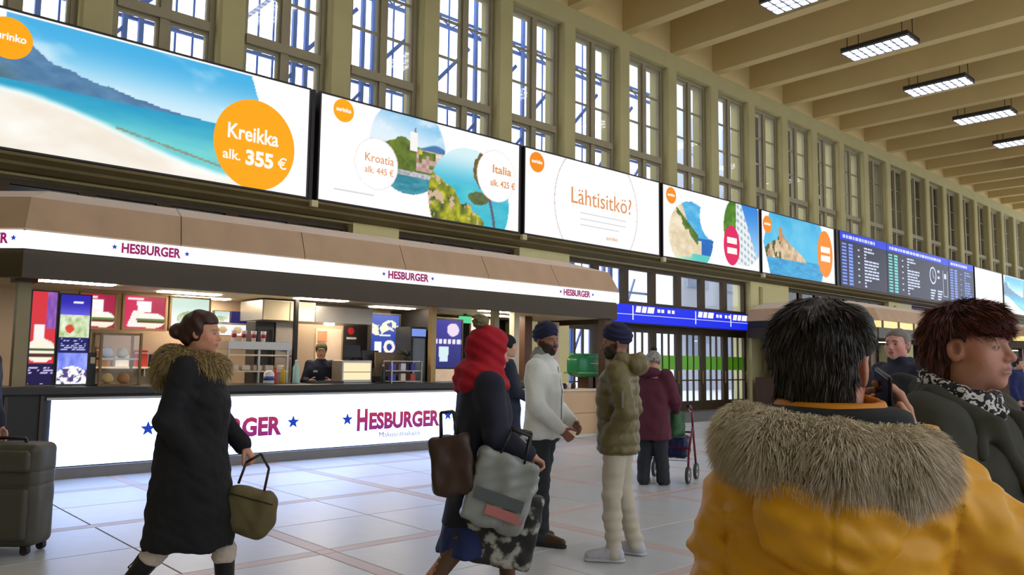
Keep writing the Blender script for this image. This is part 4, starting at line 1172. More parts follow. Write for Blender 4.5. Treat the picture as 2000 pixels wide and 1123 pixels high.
for i, (x, c) in enumerate(((11.5, (40, 34, 32)), (11.62, (226, 220, 214)), (11.76, (60, 30, 26)))):
    o = MB().lathe([(.035, 0), (.045, .01), (.048, .11), (.042, .11), (.04, .02)], (x, 10.85, .94), 16).build('mug', mat('mug_%d' % i, c, .4), None, True)
    MB().path([(x + .046, 10.85, .97), (x + .075, 10.85, .98), (x + .075, 10.85, 1.02), (x + .046, 10.85, 1.03)], .006, 6).build('handle', mat('mug_%d' % i, c, .4), o, True)
    tag(o, ['black mug on the wooden counter', 'white mug on the wooden counter', 'dark red mug on the wooden counter'][i], 'mug', 'mugs on the wooden counter')
t = empty('orange_banner', (12.95, 12.8, 0)); tag(t, 'orange banner stand behind the wooden counter', 'banner'); box('cloth', mat('orange_cloth', (226, 150, 30), .6), -.18, .18, 0, .02, .6, 1.75, t); MB().tube((0, .03, 0), (0, .03, 1.75), .012).build('pole', M_black, t); box('foot', M_black, -.2, .2, -.1, .15, 0, .02, t)

# far kiosks
def far_kiosk(x0, x1, label):
    p = (x0, x1, 10.3, 1.51, 14.0)
    t, bd, iv = kiosk(p, label, M_warm, 3, True)
    jx, jy = iv
    MB().prism(inset_poly((x0 + jx, x1 + jx, 10.3 + jy, 1.51, 14 + jy), .5), 0, 1.05).build('counter', M_brown, t)
    MB().box(x0 + 1.2 + jx, x1 - 1.2 + jx, 13.4 + jy, 13.5 + jy, 1.05, 2.4).build('kitchen_wall', mat('ochre_backwall', (150, 116, 72), .7, var=.15), t)
    for k in range(int((x1 - x0 - 3) / 1.25)):
        x = x0 + 1.7 + k * 1.25
        box('sign_divider', M_brown, x - .05 + jx, x + .05 + jx, 10.27 + jy, 10.31 + jy, 2.67, 2.89, bd[1])
    for x in (x0 + 1.6, x1 - 1.6): box('post', M_brown, x - .08 + jx, x + .08 + jx, 10.6 + jy, 10.76 + jy, 1.05, 2.35, t)
    for k in range(3): box('shelf_goods', mat('goods_%d' % k, ((196, 170, 130), (120, 70, 50), (220, 214, 206))[k], .6), x0 + 2 + k * 1.6 + jx, x0 + 3.1 + k * 1.6 + jx, 12.9 + jy, 13.4 + jy, 1.05, 1.6 + .2 * k, t)
    for k in range(3): box('ceiling_light', M_clite, x0 + 2 + k * 2 + jx, x0 + 2.7 + k * 2 + jx, 12 + jy, 12.2 + jy, 2.335, 2.345, t)
far_kiosk(23.6, 33.4, 'brown-roofed kiosk with warm lit sign band behind the dark-haired head')
far_kiosk(39.5, 49.5, 'furthest brown-roofed kiosk at the right edge')

# ================================================================== implicit-surface modelling kit
class SDF:
    def __init__(s, vox):
        s.vox = vox; s.ops = []
    def add(s, prim, k=.02):
        s.ops.append((0, prim, k)); return s
    def sub(s, prim, k=.01):
        s.ops.append((1, prim, k)); return s
    def clip(s, prim, k=.01):
        s.ops.append((2, prim, k)); return s
    def mesh(s, disp=None, smooth=1):
        h = s.vox
        lo = np.min([p[1] for o, p, k in s.ops if o == 0], axis=0) - .03 - 3 * h
        hi = np.max([p[2] for o, p, k in s.ops if o == 0], axis=0) + .03 + 3 * h
        n = np.ceil((hi - lo) / h).astype(int) + 1
        ax = [lo[i] + h * np.arange(n[i]) for i in range(3)]
        V = np.full(n, .4, dtype=np.float32)
        for op, (fn, a, b), k in s.ops:
            m = k + 3 * h + .03
            if op == 2:
                sl = [slice(0, n[i]) for i in range(3)]
            else:
                sl = [slice(max(0, int((a[i] - m - lo[i]) / h)), min(n[i], int((b[i] + m - lo[i]) / h) + 2)) for i in range(3)]
            x, y, z = ax[0][sl[0]][:, None, None], ax[1][sl[1]][None, :, None], ax[2][sl[2]][None, None, :]
            d = fn(x, y, z)
            v = V[tuple(sl)]
            if op == 0:
                hh = np.clip(.5 + .5 * (v - d) / k, 0, 1)
                V[tuple(sl)] = v * (1 - hh) + d * hh - k * hh * (1 - hh)
            else:
                e = -d if op == 1 else d
                hh = np.clip(.5 - .5 * (v - e) / k, 0, 1)
                V[tuple(sl)] = v * (1 - hh) + e * hh + k * hh * (1 - hh)
        if disp is not None:
            near = np.abs(V) < .07
            I = np.nonzero(near)
            V[I] -= disp(ax[0][I[0]], ax[1][I[1]], ax[2][I[2]])
        vv, q = surface_nets(V, lo, h)
        for _ in range(smooth):
            vv = relax(vv, q)
        return vv, q

def surface_nets(V, lo, h):
    S = V < 0
    nx, ny, nz = V.shape
    cnt = np.zeros((nx - 1, ny - 1, nz - 1), dtype=np.int8)
    for a in (0, 1):
        for b in (0, 1):
            for c in (0, 1):
                cnt += S[a:nx - 1 + a, b:ny - 1 + b, c:nz - 1 + c]
    act = (cnt > 0) & (cnt < 8)
    I = np.nonzero(act)
    m = len(I[0])
    idx = np.full(cnt.shape, -1, dtype=np.int32); idx[I] = np.arange(m)
    cor = {}
    for a in (0, 1):
        for b in (0, 1):
            for c in (0, 1):
                cor[(a, b, c)] = V[I[0] + a, I[1] + b, I[2] + c]
    acc = np.zeros((m, 3)); num = np.zeros(m)
    E = []
    for a in (0, 1):
        for b in (0, 1):
            E += [((0, a, b), (1, a, b)), ((a, 0, b), (a, 1, b)), ((a, b, 0), (a, b, 1))]
    for p, q in E:
        v0, v1 = cor[p], cor[q]
        cr = (v0 < 0) != (v1 < 0)
        t = np.where(cr, v0 / np.where(cr, v0 - v1, 1), 0)
        P = np.array(p, float)[None] + t[:, None] * (np.array(q, float) - np.array(p, float))[None]
        acc += np.where(cr[:, None], P, 0); num += cr
    pos = acc / num[:, None] + np.stack(I, 1)
    verts = lo[None] + pos * h
    F = []
    e = S[:-1] != S[1:]; e[:, 0] = e[:, -1] = False; e[:, :, 0] = e[:, :, -1] = False
    i, j, k = np.nonzero(e); ins = S[i, j, k]
    q = np.stack([idx[i, j - 1, k - 1], idx[i, j, k - 1], idx[i, j, k], idx[i, j - 1, k]], 1); F.append(np.where(ins[:, None], q, q[:, ::-1]))
    e = S[:, :-1] != S[:, 1:]; e[0] = e[-1] = False; e[:, :, 0] = e[:, :, -1] = False
    i, j, k = np.nonzero(e); ins = S[i, j, k]
    q = np.stack([idx[i - 1, j, k - 1], idx[i - 1, j, k], idx[i, j, k], idx[i, j, k - 1]], 1); F.append(np.where(ins[:, None], q, q[:, ::-1]))
    e = S[:, :, :-1] != S[:, :, 1:]; e[0] = e[-1] = False; e[:, 0] = e[:, -1] = False
    i, j, k = np.nonzero(e); ins = S[i, j, k]
    q = np.stack([idx[i - 1, j - 1, k], idx[i, j - 1, k], idx[i, j, k], idx[i - 1, j, k]], 1); F.append(np.where(ins[:, None], q, q[:, ::-1]))
    F = np.concatenate(F)
    return verts, F[(F >= 0).all(1)]

def relax(v, q):
    acc = np.zeros_like(v); n = np.zeros(len(v))
    for a, b in ((0, 1), (1, 2), (2, 3), (3, 0)):
        for c, d in ((a, b), (b, a)):
            for i in range(3):
                acc[:, i] += np.bincount(q[:, c], weights=v[q[:, d], i], minlength=len(v))
            n += np.bincount(q[:, c], minlength=len(v))
    return v * .5 + .5 * acc / np.maximum(n, 1)[:, None]

def normals(v, q):
    n = np.zeros_like(v)
    fn = np.cross(v[q[:, 2]] - v[q[:, 0]], v[q[:, 3]] - v[q[:, 1]])
    for k in range(4):
        for i in range(3):
            n[:, i] += np.bincount(q[:, k], weights=fn[:, i], minlength=len(v))
    return n / np.maximum(np.linalg.norm(n, axis=1), 1e-9)[:, None]

A3 = lambda p: np.array(p, dtype=float)
def cap(a, b, ra, rb=None):
    rb = ra if rb is None else rb
    a, b = A3(a), A3(b); d = b - a; L2 = max(d @ d, 1e-9)
    def fn(x, y, z):
        px, py, pz = x - a[0], y - a[1], z - a[2]
        t = np.clip((px * d[0] + py * d[1] + pz * d[2]) / L2, 0, 1)
        return np.sqrt((px - t * d[0]) ** 2 + (py - t * d[1]) ** 2 + (pz - t * d[2]) ** 2) - (ra + (rb - ra) * t)
    r = max(ra, rb)
    return fn, np.minimum(a, b) - r, np.maximum(a, b) + r
def ell(c, r, R=None):
    c, r = A3(c), A3(r if np.ndim(r) else (r, r, r))
    def fn(x, y, z):
        px, py, pz = x - c[0], y - c[1], z - c[2]
        if R is not None:
            px, py, pz = (R[0][0] * px + R[1][0] * py + R[2][0] * pz, R[0][1] * px + R[1][1] * py + R[2][1] * pz, R[0][2] * px + R[1][2] * py + R[2][2] * pz)
        k0 = np.sqrt((px / r[0]) ** 2 + (py / r[1]) ** 2 + (pz / r[2]) ** 2)
        k1 = np.sqrt((px / r[0] ** 2) ** 2 + (py / r[1] ** 2) ** 2 + (pz / r[2] ** 2) ** 2)
        return k0 * (k0 - 1) / np.maximum(k1, 1e-6)
    m = r.max() if R is not None else r
    return fn, c - m, c + m
def bx(c, hf, rd=.02, R=None):
    c, hf = A3(c), A3(hf)
    def fn(x, y, z):
        px, py, pz = x - c[0], y - c[1], z - c[2]
        if R is not None:
            px, py, pz = (R[0][0] * px + R[1][0] * py + R[2][0] * pz, R[0][1] * px + R[1][1] * py + R[2][1] * pz, R[0][2] * px + R[1][2] * py + R[2][2] * pz)
        qx, qy, qz = np.abs(px) - hf[0] + rd, np.abs(py) - hf[1] + rd, np.abs(pz) - hf[2] + rd
        return np.sqrt(np.maximum(qx, 0) ** 2 + np.maximum(qy, 0) ** 2 + np.maximum(qz, 0) ** 2) + np.minimum(np.maximum(qx, np.maximum(qy, qz)), 0) - rd
    m = np.linalg.norm(hf) if R is not None else hf
    return fn, c - m, c + m
def loft(st, n=2.3, rnd=.02):
    """stack of super-ellipses; rows (z, cx, cy, rx, ry)"""
    st = np.array(sorted(st), float)
    def fn(x, y, z):
        zz = np.clip(z, st[0, 0], st[-1, 0])
        f = [np.interp(zz, st[:, 0], st[:, i]) for i in range(1, 5)]
        e = ((np.abs(x - f[0]) / f[2]) ** n + (np.abs(y - f[1]) / f[3]) ** n) ** (1 / n)
        d = (e - 1) * np.minimum(f[2], f[3])
        dz = np.maximum(st[0, 0] - z, z - st[-1, 0])
        hh = np.clip(.5 - .5 * (d - dz) / rnd, 0, 1)
        return d * (1 - hh) + dz * hh + rnd * hh * (1 - hh)
    lo = np.array([(st[:, 1] - st[:, 3]).min(), (st[:, 2] - st[:, 4]).min(), st[0, 0]])
    hi = np.array([(st[:, 1] + st[:, 3]).max(), (st[:, 2] + st[:, 4]).max(), st[-1, 0]])
    return fn, lo, hi
def half(p, nrm):
    """half space: keeps the side the normal points away from"""
    p, nrm = A3(p), A3(nrm) / np.linalg.norm(nrm)
    return (lambda x, y, z: (x - p[0]) * nrm[0] + (y - p[1]) * nrm[1] + (z - p[2]) * nrm[2] + 0 * x), p, p
def waves(amp, freq, seed, n=7, stretch=(1, 1, 1)):
    r = np.random.default_rng(seed)
    K = r.normal(size=(n, 3)) * freq * np.array(stretch); ph = r.uniform(0, 6.28, n)
    def f(x, y, z):
        s = 0
        for k, p in zip(K, ph):
            s = s + np.sin(k[0] * x + k[1] * y + k[2] * z + p + .8 * np.sin(k[1] * .6 * x - k[0] * .5 * z))
        return amp * s / math.sqrt(n)
    return f
def rot(yaw=0, pitch=0, roll=0):
    return np.array(Matrix.Rotation(yaw, 3, 'Z') @ Matrix.Rotation(pitch, 3, 'X') @ Matrix.Rotation(roll, 3, 'Y'))

def ribbons(P, D, L, W, grav, seed, col, bend=0.0):
    """tapered hair strands: roots P, directions D, lengths L, colours (root, tip)"""
    r = np.random.default_rng(seed)
    n = len(P)
    side = np.cross(D, r.normal(size=(n, 3))); side /= np.maximum(np.linalg.norm(side, axis=1), 1e-6)[:, None]
    p0 = P; p1 = P + D * (L * .5)[:, None] + np.array(grav) * (L * .12)[:, None]
    p2 = P + D * (L * .92)[:, None] + np.array(grav) * (L * .5)[:, None]
    w = W[:, None] if np.ndim(W) else W
    V = np.stack([p0 - side * w, p0 + side * w, p1 - side * w * .75, p1 + side * w * .75, p2 - side * w * .12, p2 + side * w * .12], 1).reshape(-1, 3)
    b = np.arange(n) * 6
    Q = np.concatenate([np.stack([b, b + 1, b + 3, b + 2], 1), np.stack([b + 2, b + 3, b + 5, b + 4], 1)])
    c0, c1 = col
    C = np.stack([c0, c0, (c0 + c1) / 2, (c0 + c1) / 2, c1, c1], 1).reshape(-1, 3)
    return V, Q, C

# ------------------------------------------------------------------ heads
def head_mesh(skin, vox=.006, beard=None, brow=(40, 30, 26), lips=None, female=False, width=1.0, plump=0.0, eyes=True):
    s = SDF(vox)
    s.add(ell((0, -.012, .032), (.077 * width, .097, .086)))
    s.add(ell((0, .03, -.02), (.064 * width, .064, .085)), .03)
    s.add(ell((0, .036, -.07), (.05 * width + plump * .5, .05, .042)), .03)
    s.add(ell((0, .072, -.098), (.021, .018, .018)), .025)
    for sx in (-1, 1):
        s.add(ell((sx * .042, .052, -.032 - plump), (.027 + plump, .03, .028 + plump)), .025)
        s.add(ell((sx * .05, .01, -.07), (.018, .03, .03)), .03)
    s.add(cap((-.036, .078, .022), (.036, .078, .022), .013), .02)
    for sx in (-1, 1):
        s.sub(ell((sx * .033, .100, .0), (.02, .016, .0125)), .014)
        s.add(ell((sx * .033, .0765, -.001), (.0165, .0145, .0115)), .004)
    s.add(cap((0, .088, .012), (0, .110, -.030), .0085, .0125), .012)
    for sx in (-1, 1): s.add(ell((sx * .0125, .099, -.035), (.0085, .011, .008)), .008)
    s.add(ell((0, .086, -.062), (.026, .016, .02)), .014)
    s.add(cap((-.019, .094, -.059), (.019, .094, -.059), .0055), .006)
    s.add(cap((-.016, .094, -.071), (.016, .094, -.071), .0065), .006)
    s.sub(cap((-.024, .103, -.065), (.024, .103, -.065), .0035), .004)
    for sx in (-1, 1):
        Re = rot(sx * .35, .15, 0)
        s.add(ell((sx * .079 * width, -.008, -.008), (.009, .021, .033), Re), .008)
        s.sub(ell((sx * .091 * width, .0, -.002), (.011, .012, .019), Re), .004)
    s.add(cap((0, -.022, -.06), (0, -.035, -.21), .055 * (.9 if female else 1) + plump, .06), .03)
    s.add(ell((0, -.03, -.22), (.10, .075, .035)), .03)
    v, q = s.mesh(smooth=1)
    col = np.tile(lin(skin), (len(v), 1))
    x, y, z = v.T
    def pt(mask, c, a=1.0):
        m = (np.clip(mask, 0, 1) * a)[:, None]
        col[:] = col * (1 - m) + lin(c) * m
    sk = np.array(skin, float)
    blush = np.exp(-(((np.abs(x) - .042) / .022) ** 2 + ((z + .03) / .022) ** 2)) * (y > .02)
    pt(blush, sk * [1.02, .84, .82], .5)
    pt(np.exp(-((x / .018) ** 2 + ((z + .032) / .014) ** 2)) * (y > .09), sk * [1.0, .82, .8], .5)
    pt(((np.abs(x) > .068) & (np.abs(z) < .045)) * 1.0, sk * [1.02, .84, .8], .4)
    pt(((np.abs(x) > .070) & (((y + .0) / .011) ** 2 + ((z + .003) / .019) ** 2 < 1)) * 1.0, sk * [.62, .48, .45], .7)  # shade of the ear hollow painted into the skin colour
    if lips is None: lips = sk * [.92, .66, .66]
    pt((np.abs(z + .065) < .0125) * (np.abs(x) < .023 - np.abs(z + .065) * .6) * (y > .08) * 1.0, lips, .85)
    pt((np.abs(z + .0648) < .0022) * (np.abs(x) < .023) * (y > .08) * 1.0, (80, 40, 40), .8)
    bz = .024 + .004 * np.cos(np.abs(x) * 60)
    pt(((np.abs(x) > .012) & (np.abs(x) < .052) & (np.abs(z - bz) < .0045) & (y > .05)) * 1.0, brow, .75 if not female else .55)
    if eyes:
        ex = (np.abs(x) - .033) / .0135; ez = (z + .001) / .0052
        al = (ex ** 2 + ez ** 2 < 1) & (y > .07)
        pt(al * 1.0, (160, 148, 142), 1)
        pt((al & (((np.abs(x) - .033) ** 2 + (z + .001) ** 2) < .0060 ** 2)) * 1.0, (62, 48, 40), 1)
        rim = (np.abs(ex ** 2 + ez ** 2 - 1.15) < .3) & (y > .07) & (z > -.002)
        pt(rim * 1.0, (60, 44, 40), .75)
    if beard is not None:
        m = step(-.028, -.05, z - .35 * np.abs(x) * (np.abs(x) > .03)) * (y > -.005) * (z > -.13)
        m = np.maximum(m, (np.abs(z + .05) < .007) * (np.abs(x) < .03) * (y > .07))
        m = np.maximum(m, ((np.abs(x) > .06) & (z < .0) & (z > -.09) & (y > -.005) & (y < .045)) * .9)
        m = m * (1 - ((np.abs(z + .0655) < .009) & (np.abs(x) < .02) & (y > .08)) * .9)
        pt(m, beard, .93)
    return v, q, col

M_skin = vmat('skin', .5, spec=.35, bump=.08, scale=90)
def hand(s, wr, d, n, side, curl=(.35, .5, .4), sc=1.0, spread=.0, thumb=1.0, k=.006):
    """palm and five fingers; d points along the hand, n out of the palm, side +1 right hand / -1 left"""
    wr, d, n = A3(wr), A3(d) / np.linalg.norm(d), A3(n)
    n = n - d * (n @ d); n /= np.linalg.norm(n)
    w = np.cross(d, n) * side                    # towards the thumb
    for o in (-.024, -.008, .008, .024):
        s.add(cap(wr + d * .015 * sc + w * o * .8 * sc, wr + d * .088 * sc + w * o * sc, .0135 * sc, .0115 * sc), .012)
    s.add(cap(wr - d * .05 * sc, wr + d * .03 * sc, .026 * sc, .024 * sc), .02)
    for i, (o, L) in enumerate(((.028, .074), (.0095, .082), (-.0095, .076), (-.028, .06))):
        p = wr + d * .09 * sc + w * o * sc; a = 0.0
        dd = d + w * spread * o * 8
        dd /= np.linalg.norm(dd)
        for j, (f, r) in enumerate(((.45, .0092), (.3, .0082), (.25, .0072))):
            c = curl[j] if not isinstance(curl[0], (list, tuple)) else curl[i][j]
            a += c
            u = dd * math.cos(a) + n * math.sin(a)
            e = p + u * L * f * sc
            s.add(cap(p, e, r * sc, r * .92 * sc), k)
            p = e
    p = wr + d * .03 * sc + w * .026 * sc + n * .004
    for L, a, b, r in ((.042, .75, .35, .0125), (.034, .45, .5 * thumb, .0105), (.026, .2, .6 * thumb, .009)):
        u = d * (1 - a * .4) + w * a * .9 + n * b; u /= np.linalg.norm(u)
        e = p + u * L * sc
        s.add(cap(p, e, r * sc, r * .9 * sc), k); p = e

JD = dict(hip=(.095, 0, .90), kn=(.1, .015, .49), an=(.1, -.02, .085), toe=(.115, .155, .03),
          sh=(.185, -.005, 1.405), el=(.245, -.03, 1.12), wr=(.25, .07, .87))
def pose(**kw):
    J = {}
    for k, v in JD.items():
        J[k + 'R'] = A3(v); J[k + 'L'] = A3(v) * [-1, 1, 1]
    J['head'] = A3((0, .02, 1.625)); J['hyaw'] = J['hpit'] = J['hrol'] = 0.0
    for k, v in kw.items():
        J[k] = A3(v) if np.ndim(v) else v
    return J
TORSO = [(.80, 0, 0, .150, .095), (.92, 0, -.005, .165, .115), (1.06, 0, 0, .14, .10), (1.22, 0, .005, .16, .115), (1.36, 0, 0, .17, .105), (1.43, 0, -.01, .12, .08), (1.49, 0, -.015, .06, .06)]

def hmat(J):
    Rm = Matrix(rot(J['hyaw'], J['hpit'], J['hrol']).tolist()).to_4x4()
    Rm.translation = Vector(J['head'])
    return Rm

def person(label, loc, facing, s, J, skin, hands=None, head_kw={}, hv=.006, hscale=1.0, hand_vox=.006, torso=None):
    """one continuous skin mesh (hidden parts coarse, head and hands fine) as the thing itself"""
    b = SDF(.016)
    b.add(loft(torso or TORSO))
    for S in 'LR':
        b.add(cap(J['hip' + S], J['kn' + S], .085, .056), .03).add(cap(J['kn' + S], J['an' + S], .054, .038), .02).add(cap(J['an' + S], J['toe' + S], .036, .026), .02)
        b.add(cap(J['sh' + S], J['el' + S], .052, .04), .03).add(cap(J['el' + S], J['wr' + S], .041, .028), .02)
    b.add(cap(J['head'] + A3((0, -.02, -.20)), J['head'] + A3((0, -.01, -.06)), .055), .03)
    v, q = b.mesh()
    V, Q, C = [v], [q], [np.tile(lin(skin), (len(v), 1))]
    hvx, hq, hc = head_mesh(skin, hv, **head_kw)
    HM = np.array(hmat(J))
    hvx = (hvx * hscale) @ HM[:3, :3].T + HM[:3, 3]
    V.append(hvx); Q.append(hq); C.append(hc)
    for S in 'LR':
        hk = (hands or {}).get(S, {})
        if hk is None: continue
        d = hk.get('d', J['wr' + S] - J['el' + S]); n = hk.get('n', A3((-1 if S == 'R' else 1, 0, 0)))
        hs = SDF(hand_vox)
        hand(hs, J['wr' + S], d, n, 1 if S == 'R' else -1, hk.get('curl', (.35, .5, .4)), hk.get('sc', 1.0), hk.get('spread', 0), hk.get('thumb', 1.0))
        v2, q2 = hs.mesh()
        c2 = np.tile(lin(hk.get('col', skin)), (len(v2), 1))
        V.append(v2); Q.append(q2); C.append(c2)
    off = 0; QQ = []
    for v_, q_ in zip(V, Q):
        QQ.append(q_ + off); off += len(v_)
    me = fast_mesh('person', np.concatenate(V), np.concatenate(QQ), True, np.concatenate(C))
    o = link('person', me, M_skin)
    fx, fy = facing
    o.location = (loc[0], loc[1], loc[2] if len(loc) > 2 else 0); o.rotation_euler = (0, 0, math.atan2(-fx, fy)); o.scale = (s, s, s)
    tag(o, label, 'person')
    return o

def wear(name, sdf, m, parent, disp=None, smooth=1, label=None, col=None, world=None):
    v, q = sdf.mesh(disp, smooth)
    if world is not None:
        W = np.array(world); v = v @ W[:3, :3].T + W[:3, 3]
    o = link(name, fast_mesh(name, v, q, True, col(v) if col else None), m, parent)
    if label: o['label'] = label
    return o, v, q

def jacket(parent, J, m, hem=.84, t=.03, vox=.013, name='jacket', disp=None, st=None, arm=(.078, .066, .05), cuff=True, collar=.055, hemr=1.0, n=2.3, neck=1.50, extra=None, sub=None, armk=.05, top=1.0):
    s = SDF(vox)
    if st is None:
        st = [(hem, 0, 0, (.17 + t) * hemr, (.115 + t) * hemr), (hem + .07, 0, 0, (.168 + t) * hemr, (.115 + t) * hemr), (1.06, 0, .005, .155 + t, .112 + t), (1.22, 0, .008, .17 + t, .12 + t), (1.36, 0, 0, .165 + t, .105 + t), (1.43, 0, -.01, .115 + t, .085 + t * .7), (1.475, 0, -.012, .075 + t * .5, .07 + t * .5), (neck, 0, -.01, .068 + t * .5, .07 + t * .5)]
        st = [r for r in st if r[0] >= hem - 1e-6]
    s.add(loft(st, n))
    for S in 'LR':
        sh, el, wr = J['sh' + S], J['el' + S], J['wr' + S]
        s.add(cap(sh, el, arm[0], arm[1]), armk)
        s.add(cap(el, wr - (wr - el) / np.linalg.norm(wr - el) * .02, arm[1], arm[2]), .02)
        if cuff: s.add(cap(wr - (wr - el) / np.linalg.norm(wr - el) * .05, wr - (wr - el) / np.linalg.norm(wr - el) * .02, arm[2] * .92, arm[2] * .92), .012)
    for e, k in (extra or []): s.add(e, k)
    if collar:
        s.sub(cap((0, .0, neck - .02), (0, .0, neck + .1), collar, collar), .012)
    for e, k in (sub or []): s.sub(e, k)
    return wear(name, s, m, parent, disp)

def trousers(parent, J, m, vox=.013, r=(.1, .073, .062), disp=None, top=1.0, hips=.17, name='trousers', depth=.125):
    s = SDF(vox)
    s.add(loft([(.80, 0, -.005, hips, depth), (.90, 0, -.005, hips + .005, depth + .008), (top, 0, 0, hips - .015, depth - .01)]))
    s.sub(cap((0, .3, .78), (0, -.3, .78), .03), .03)
    for S in 'LR':
        s.add(cap(J['hip' + S], J['kn' + S], r[0], r[1]), .03).add(cap(J['kn' + S], J['an' + S] + A3((0, 0, -.02)), r[1], r[2]), .03)
    return wear(name, s, m, parent, disp)

def shoes(parent, J, m, sole=None, vox=.008, sc=1.0, high=.0):
    for S in 'LR':
        a, t = J['an' + S], J['toe' + S]
        d = (t - a) * [1, 1, 0]; d /= max(np.linalg.norm(d), 1e-6)
        base = A3((a[0], a[1], min(a[2], t[2]) - .0))
        z0 = t[2] - .03
        s = SDF(vox)
        s.add(cap(A3((a[0], a[1], z0 + .05)) - d * .03, A3((t[0], t[1], z0 + .038)), .042 * sc, .036 * sc))
        s.add(cap(A3((a[0], a[1], z0 + .06)), A3((a[0], a[1], z0 + .11 + high)), .045 * sc, .046 * sc), .03)
        s.add(cap(A3((a[0], a[1], z0 + .08)), A3((t[0], t[1], z0 + .05)) - d * .05, .04 * sc, .03 * sc), .03)
        s.sub((lambda x, y, z, z0=z0: z - (z0 + .012) + 0 * x + 0 * y, A3((a[0] - .4, a[1] - .4, z0 - .1)), A3((a[0] + .4, a[1] + .4, z0 + .02))), .008)
        o, v, q = wear('shoe', s, m, parent)
        s = SDF(vox)
        s.add(cap(A3((a[0], a[1], z0 + .02)) - d * .035, A3((t[0], t[1], z0 + .02)) + d * .004, .044 * sc, .04 * sc))
        s.clip(half((0, 0, z0 + .026), (0, 0, 1)), .006); s.clip(half((0, 0, z0 + .001), (0, 0, -1)), .004)
        so = wear('sole', s, sole or m, o)[0]

def put(parent, J, name, sdf, m, disp=None, label=None, smooth=1, hscale=1.0):
    """something modelled in head coordinates"""
    v, q = sdf.mesh(disp, smooth)
    HM = np.array(hmat(J))
    v2 = (v * hscale) @ HM[:3, :3].T + HM[:3, 3]
    o = link(name, fast_mesh(name, v2, q), m, parent)
    if label: o['label'] = label
    return o, v, q

def hair_short(vox=.006, grow=.014, front=.07, nape=-.07, ear=True, side=-.02):
    s = SDF(vox)
    s.add(ell((0, -.014, .034), (.077 + grow, .097 + grow, .086 + grow)))
    s.add(ell((0, -.05, -.02), (.07 + grow * .6, .06 + grow, .07)), .03)
    s.sub(bx((0, .11, -.06), (.2, .075, .115), .02), .02)
    s.sub(bx((0, .03, -.15), (.2, .075, .11 + side), .02), .02)
    s.sub(half_box_low(nape), .01)
    return s
def half_box_low(z):
    return bx((0, 0, z - .2), (.4, .4, .2), .01)
def turban(parent, J, m, vox=.007, hscale=1.0):
    s = SDF(vox)
    s.add(ell((0, -.022, .06), (.094, .114, .096)))
    s.add(ell((0, .005, .10), (.07, .085, .066)), .04)
    s.sub(half((0, .03, .036), (0, -.42, -1)) if False else bx((0, .03, -.105), (.3, .3, .12), .01, rot(0, .36, 0)), .012)
    f = lambda x, y, z: .004 * np.sin(150 * (z + .5 * np.abs(x) - .25 * y))
    return put(parent, J, 'turban', s, m, f, hscale=hscale)
def beanie(parent, J, m, vox=.007, name='knitted_hat', pom=None, low=-.0, grow=.02):
    s = SDF(vox)
    s.add(ell((0, -.016, .04), (.078 + grow, .098 + grow, .088 + grow)))
    s.sub(bx((0, .16, -.08), (.2, .11, .115 + low), .02), .02)
    s.sub(bx((0, .0, -.15), (.2, .2, .125 + low), .02), .02)
    f = lambda x, y, z: .0015 * np.sin(400 * np.arctan2(x, y + .01) * .25)
    o, v, q = put(parent, J, name, s, m, f)
    if pom is not None:
        p = SDF(.007).add(ell((0, -.03, .155), .04))
        put(parent, J, 'pompom', p, pom, waves(.006, 120, 3))[0].parent = o
    return o
def fur_shell(parent, name, sdf, n, L, m_base, cfun, seed, grav=(0, 0, -1), vmul=1.0, J=None, width=.0013, disp=None, flow=(0, 0, -.3)):
    v, q = sdf.mesh(disp)
    r = np.random.default_rng(seed)
    nn = normals(v, q)
    fa = r.integers(0, len(q), n); t = r.random((n, 2))
    p = v[q[fa, 0]] * (1 - t[:, :1]) * (1 - t[:, 1:]) + v[q[fa, 1]] * t[:, :1] * (1 - t[:, 1:]) + v[q[fa, 2]] * t[:, :1] * t[:, 1:] + v[q[fa, 3]] * (1 - t[:, :1]) * t[:, 1:]
    d = nn[q[fa, 0]]
    d = d + np.array(flow) + r.normal(size=(n, 3)) * .28
    cl = np.sin(p @ r.normal(size=(3, 3)) * 45) * .22
    d = d + cl
    d /= np.linalg.norm(d, axis=1)[:, None]
    Ls = L * r.uniform(.55, 1.15, n)
    c0, c1 = cfun(p, r)
    V, Q, C = ribbons(p - d * .004, d, Ls, width * r.uniform(.7, 1.4, n), grav, seed + 1, (c0, c1))
    o = link(name, fast_mesh(name, v, q, True, cfun(v, r)[0]), m_base, parent)
    h = link('fur_strands', fast_mesh('fur_strands', V, Q, False, C), m_base, o); h['kind'] = 'stuff'
    return o

UR = np.array([.732, -.681]); UF = np.array([.682, .731])       # image right / away from the viewer, on the ground
def face_dir(r, f): 
    d = UR * r + UF * f
    return d / np.linalg.norm(d)
M_blackcoat = mat('black_wool', (26, 26, 30), .85, var=.15, scale=30, bump=.1)
M_navy = mat('navy_cloth', (34, 38, 58), .8, var=.12, scale=25, bump=.08)
M_white_j = mat('pale_grey_softshell', (226, 228, 224), .75, var=.05, scale=12, bump=.08)
M_olive = mat('olive_nylon', (106, 94, 56), .5, var=.08, scale=10, bump=.05)
M_chino = mat('beige_chino', (190, 180, 162), .85, var=.05, scale=20, bump=.06)
M_jean = mat('charcoal_denim', (44, 48, 54), .85, var=.12, scale=40, bump=.06)
M_maroon = mat('maroon_wool', (88, 36, 54), .85, var=.1, scale=20, bump=.08)
M_turban = mat('navy_turban', (30, 32, 66), .8, var=.12, scale=20)
M_brownshoe = mat('brown_leather', (70, 50, 36), .45, var=.12)
M_sneaker = mat('grey_white_sneaker', (196, 194, 200), .6, var=.1, scale=14, rgb2=(150, 148, 158))
M_rubber = mat('dark_rubber', (48, 46, 46), .7)
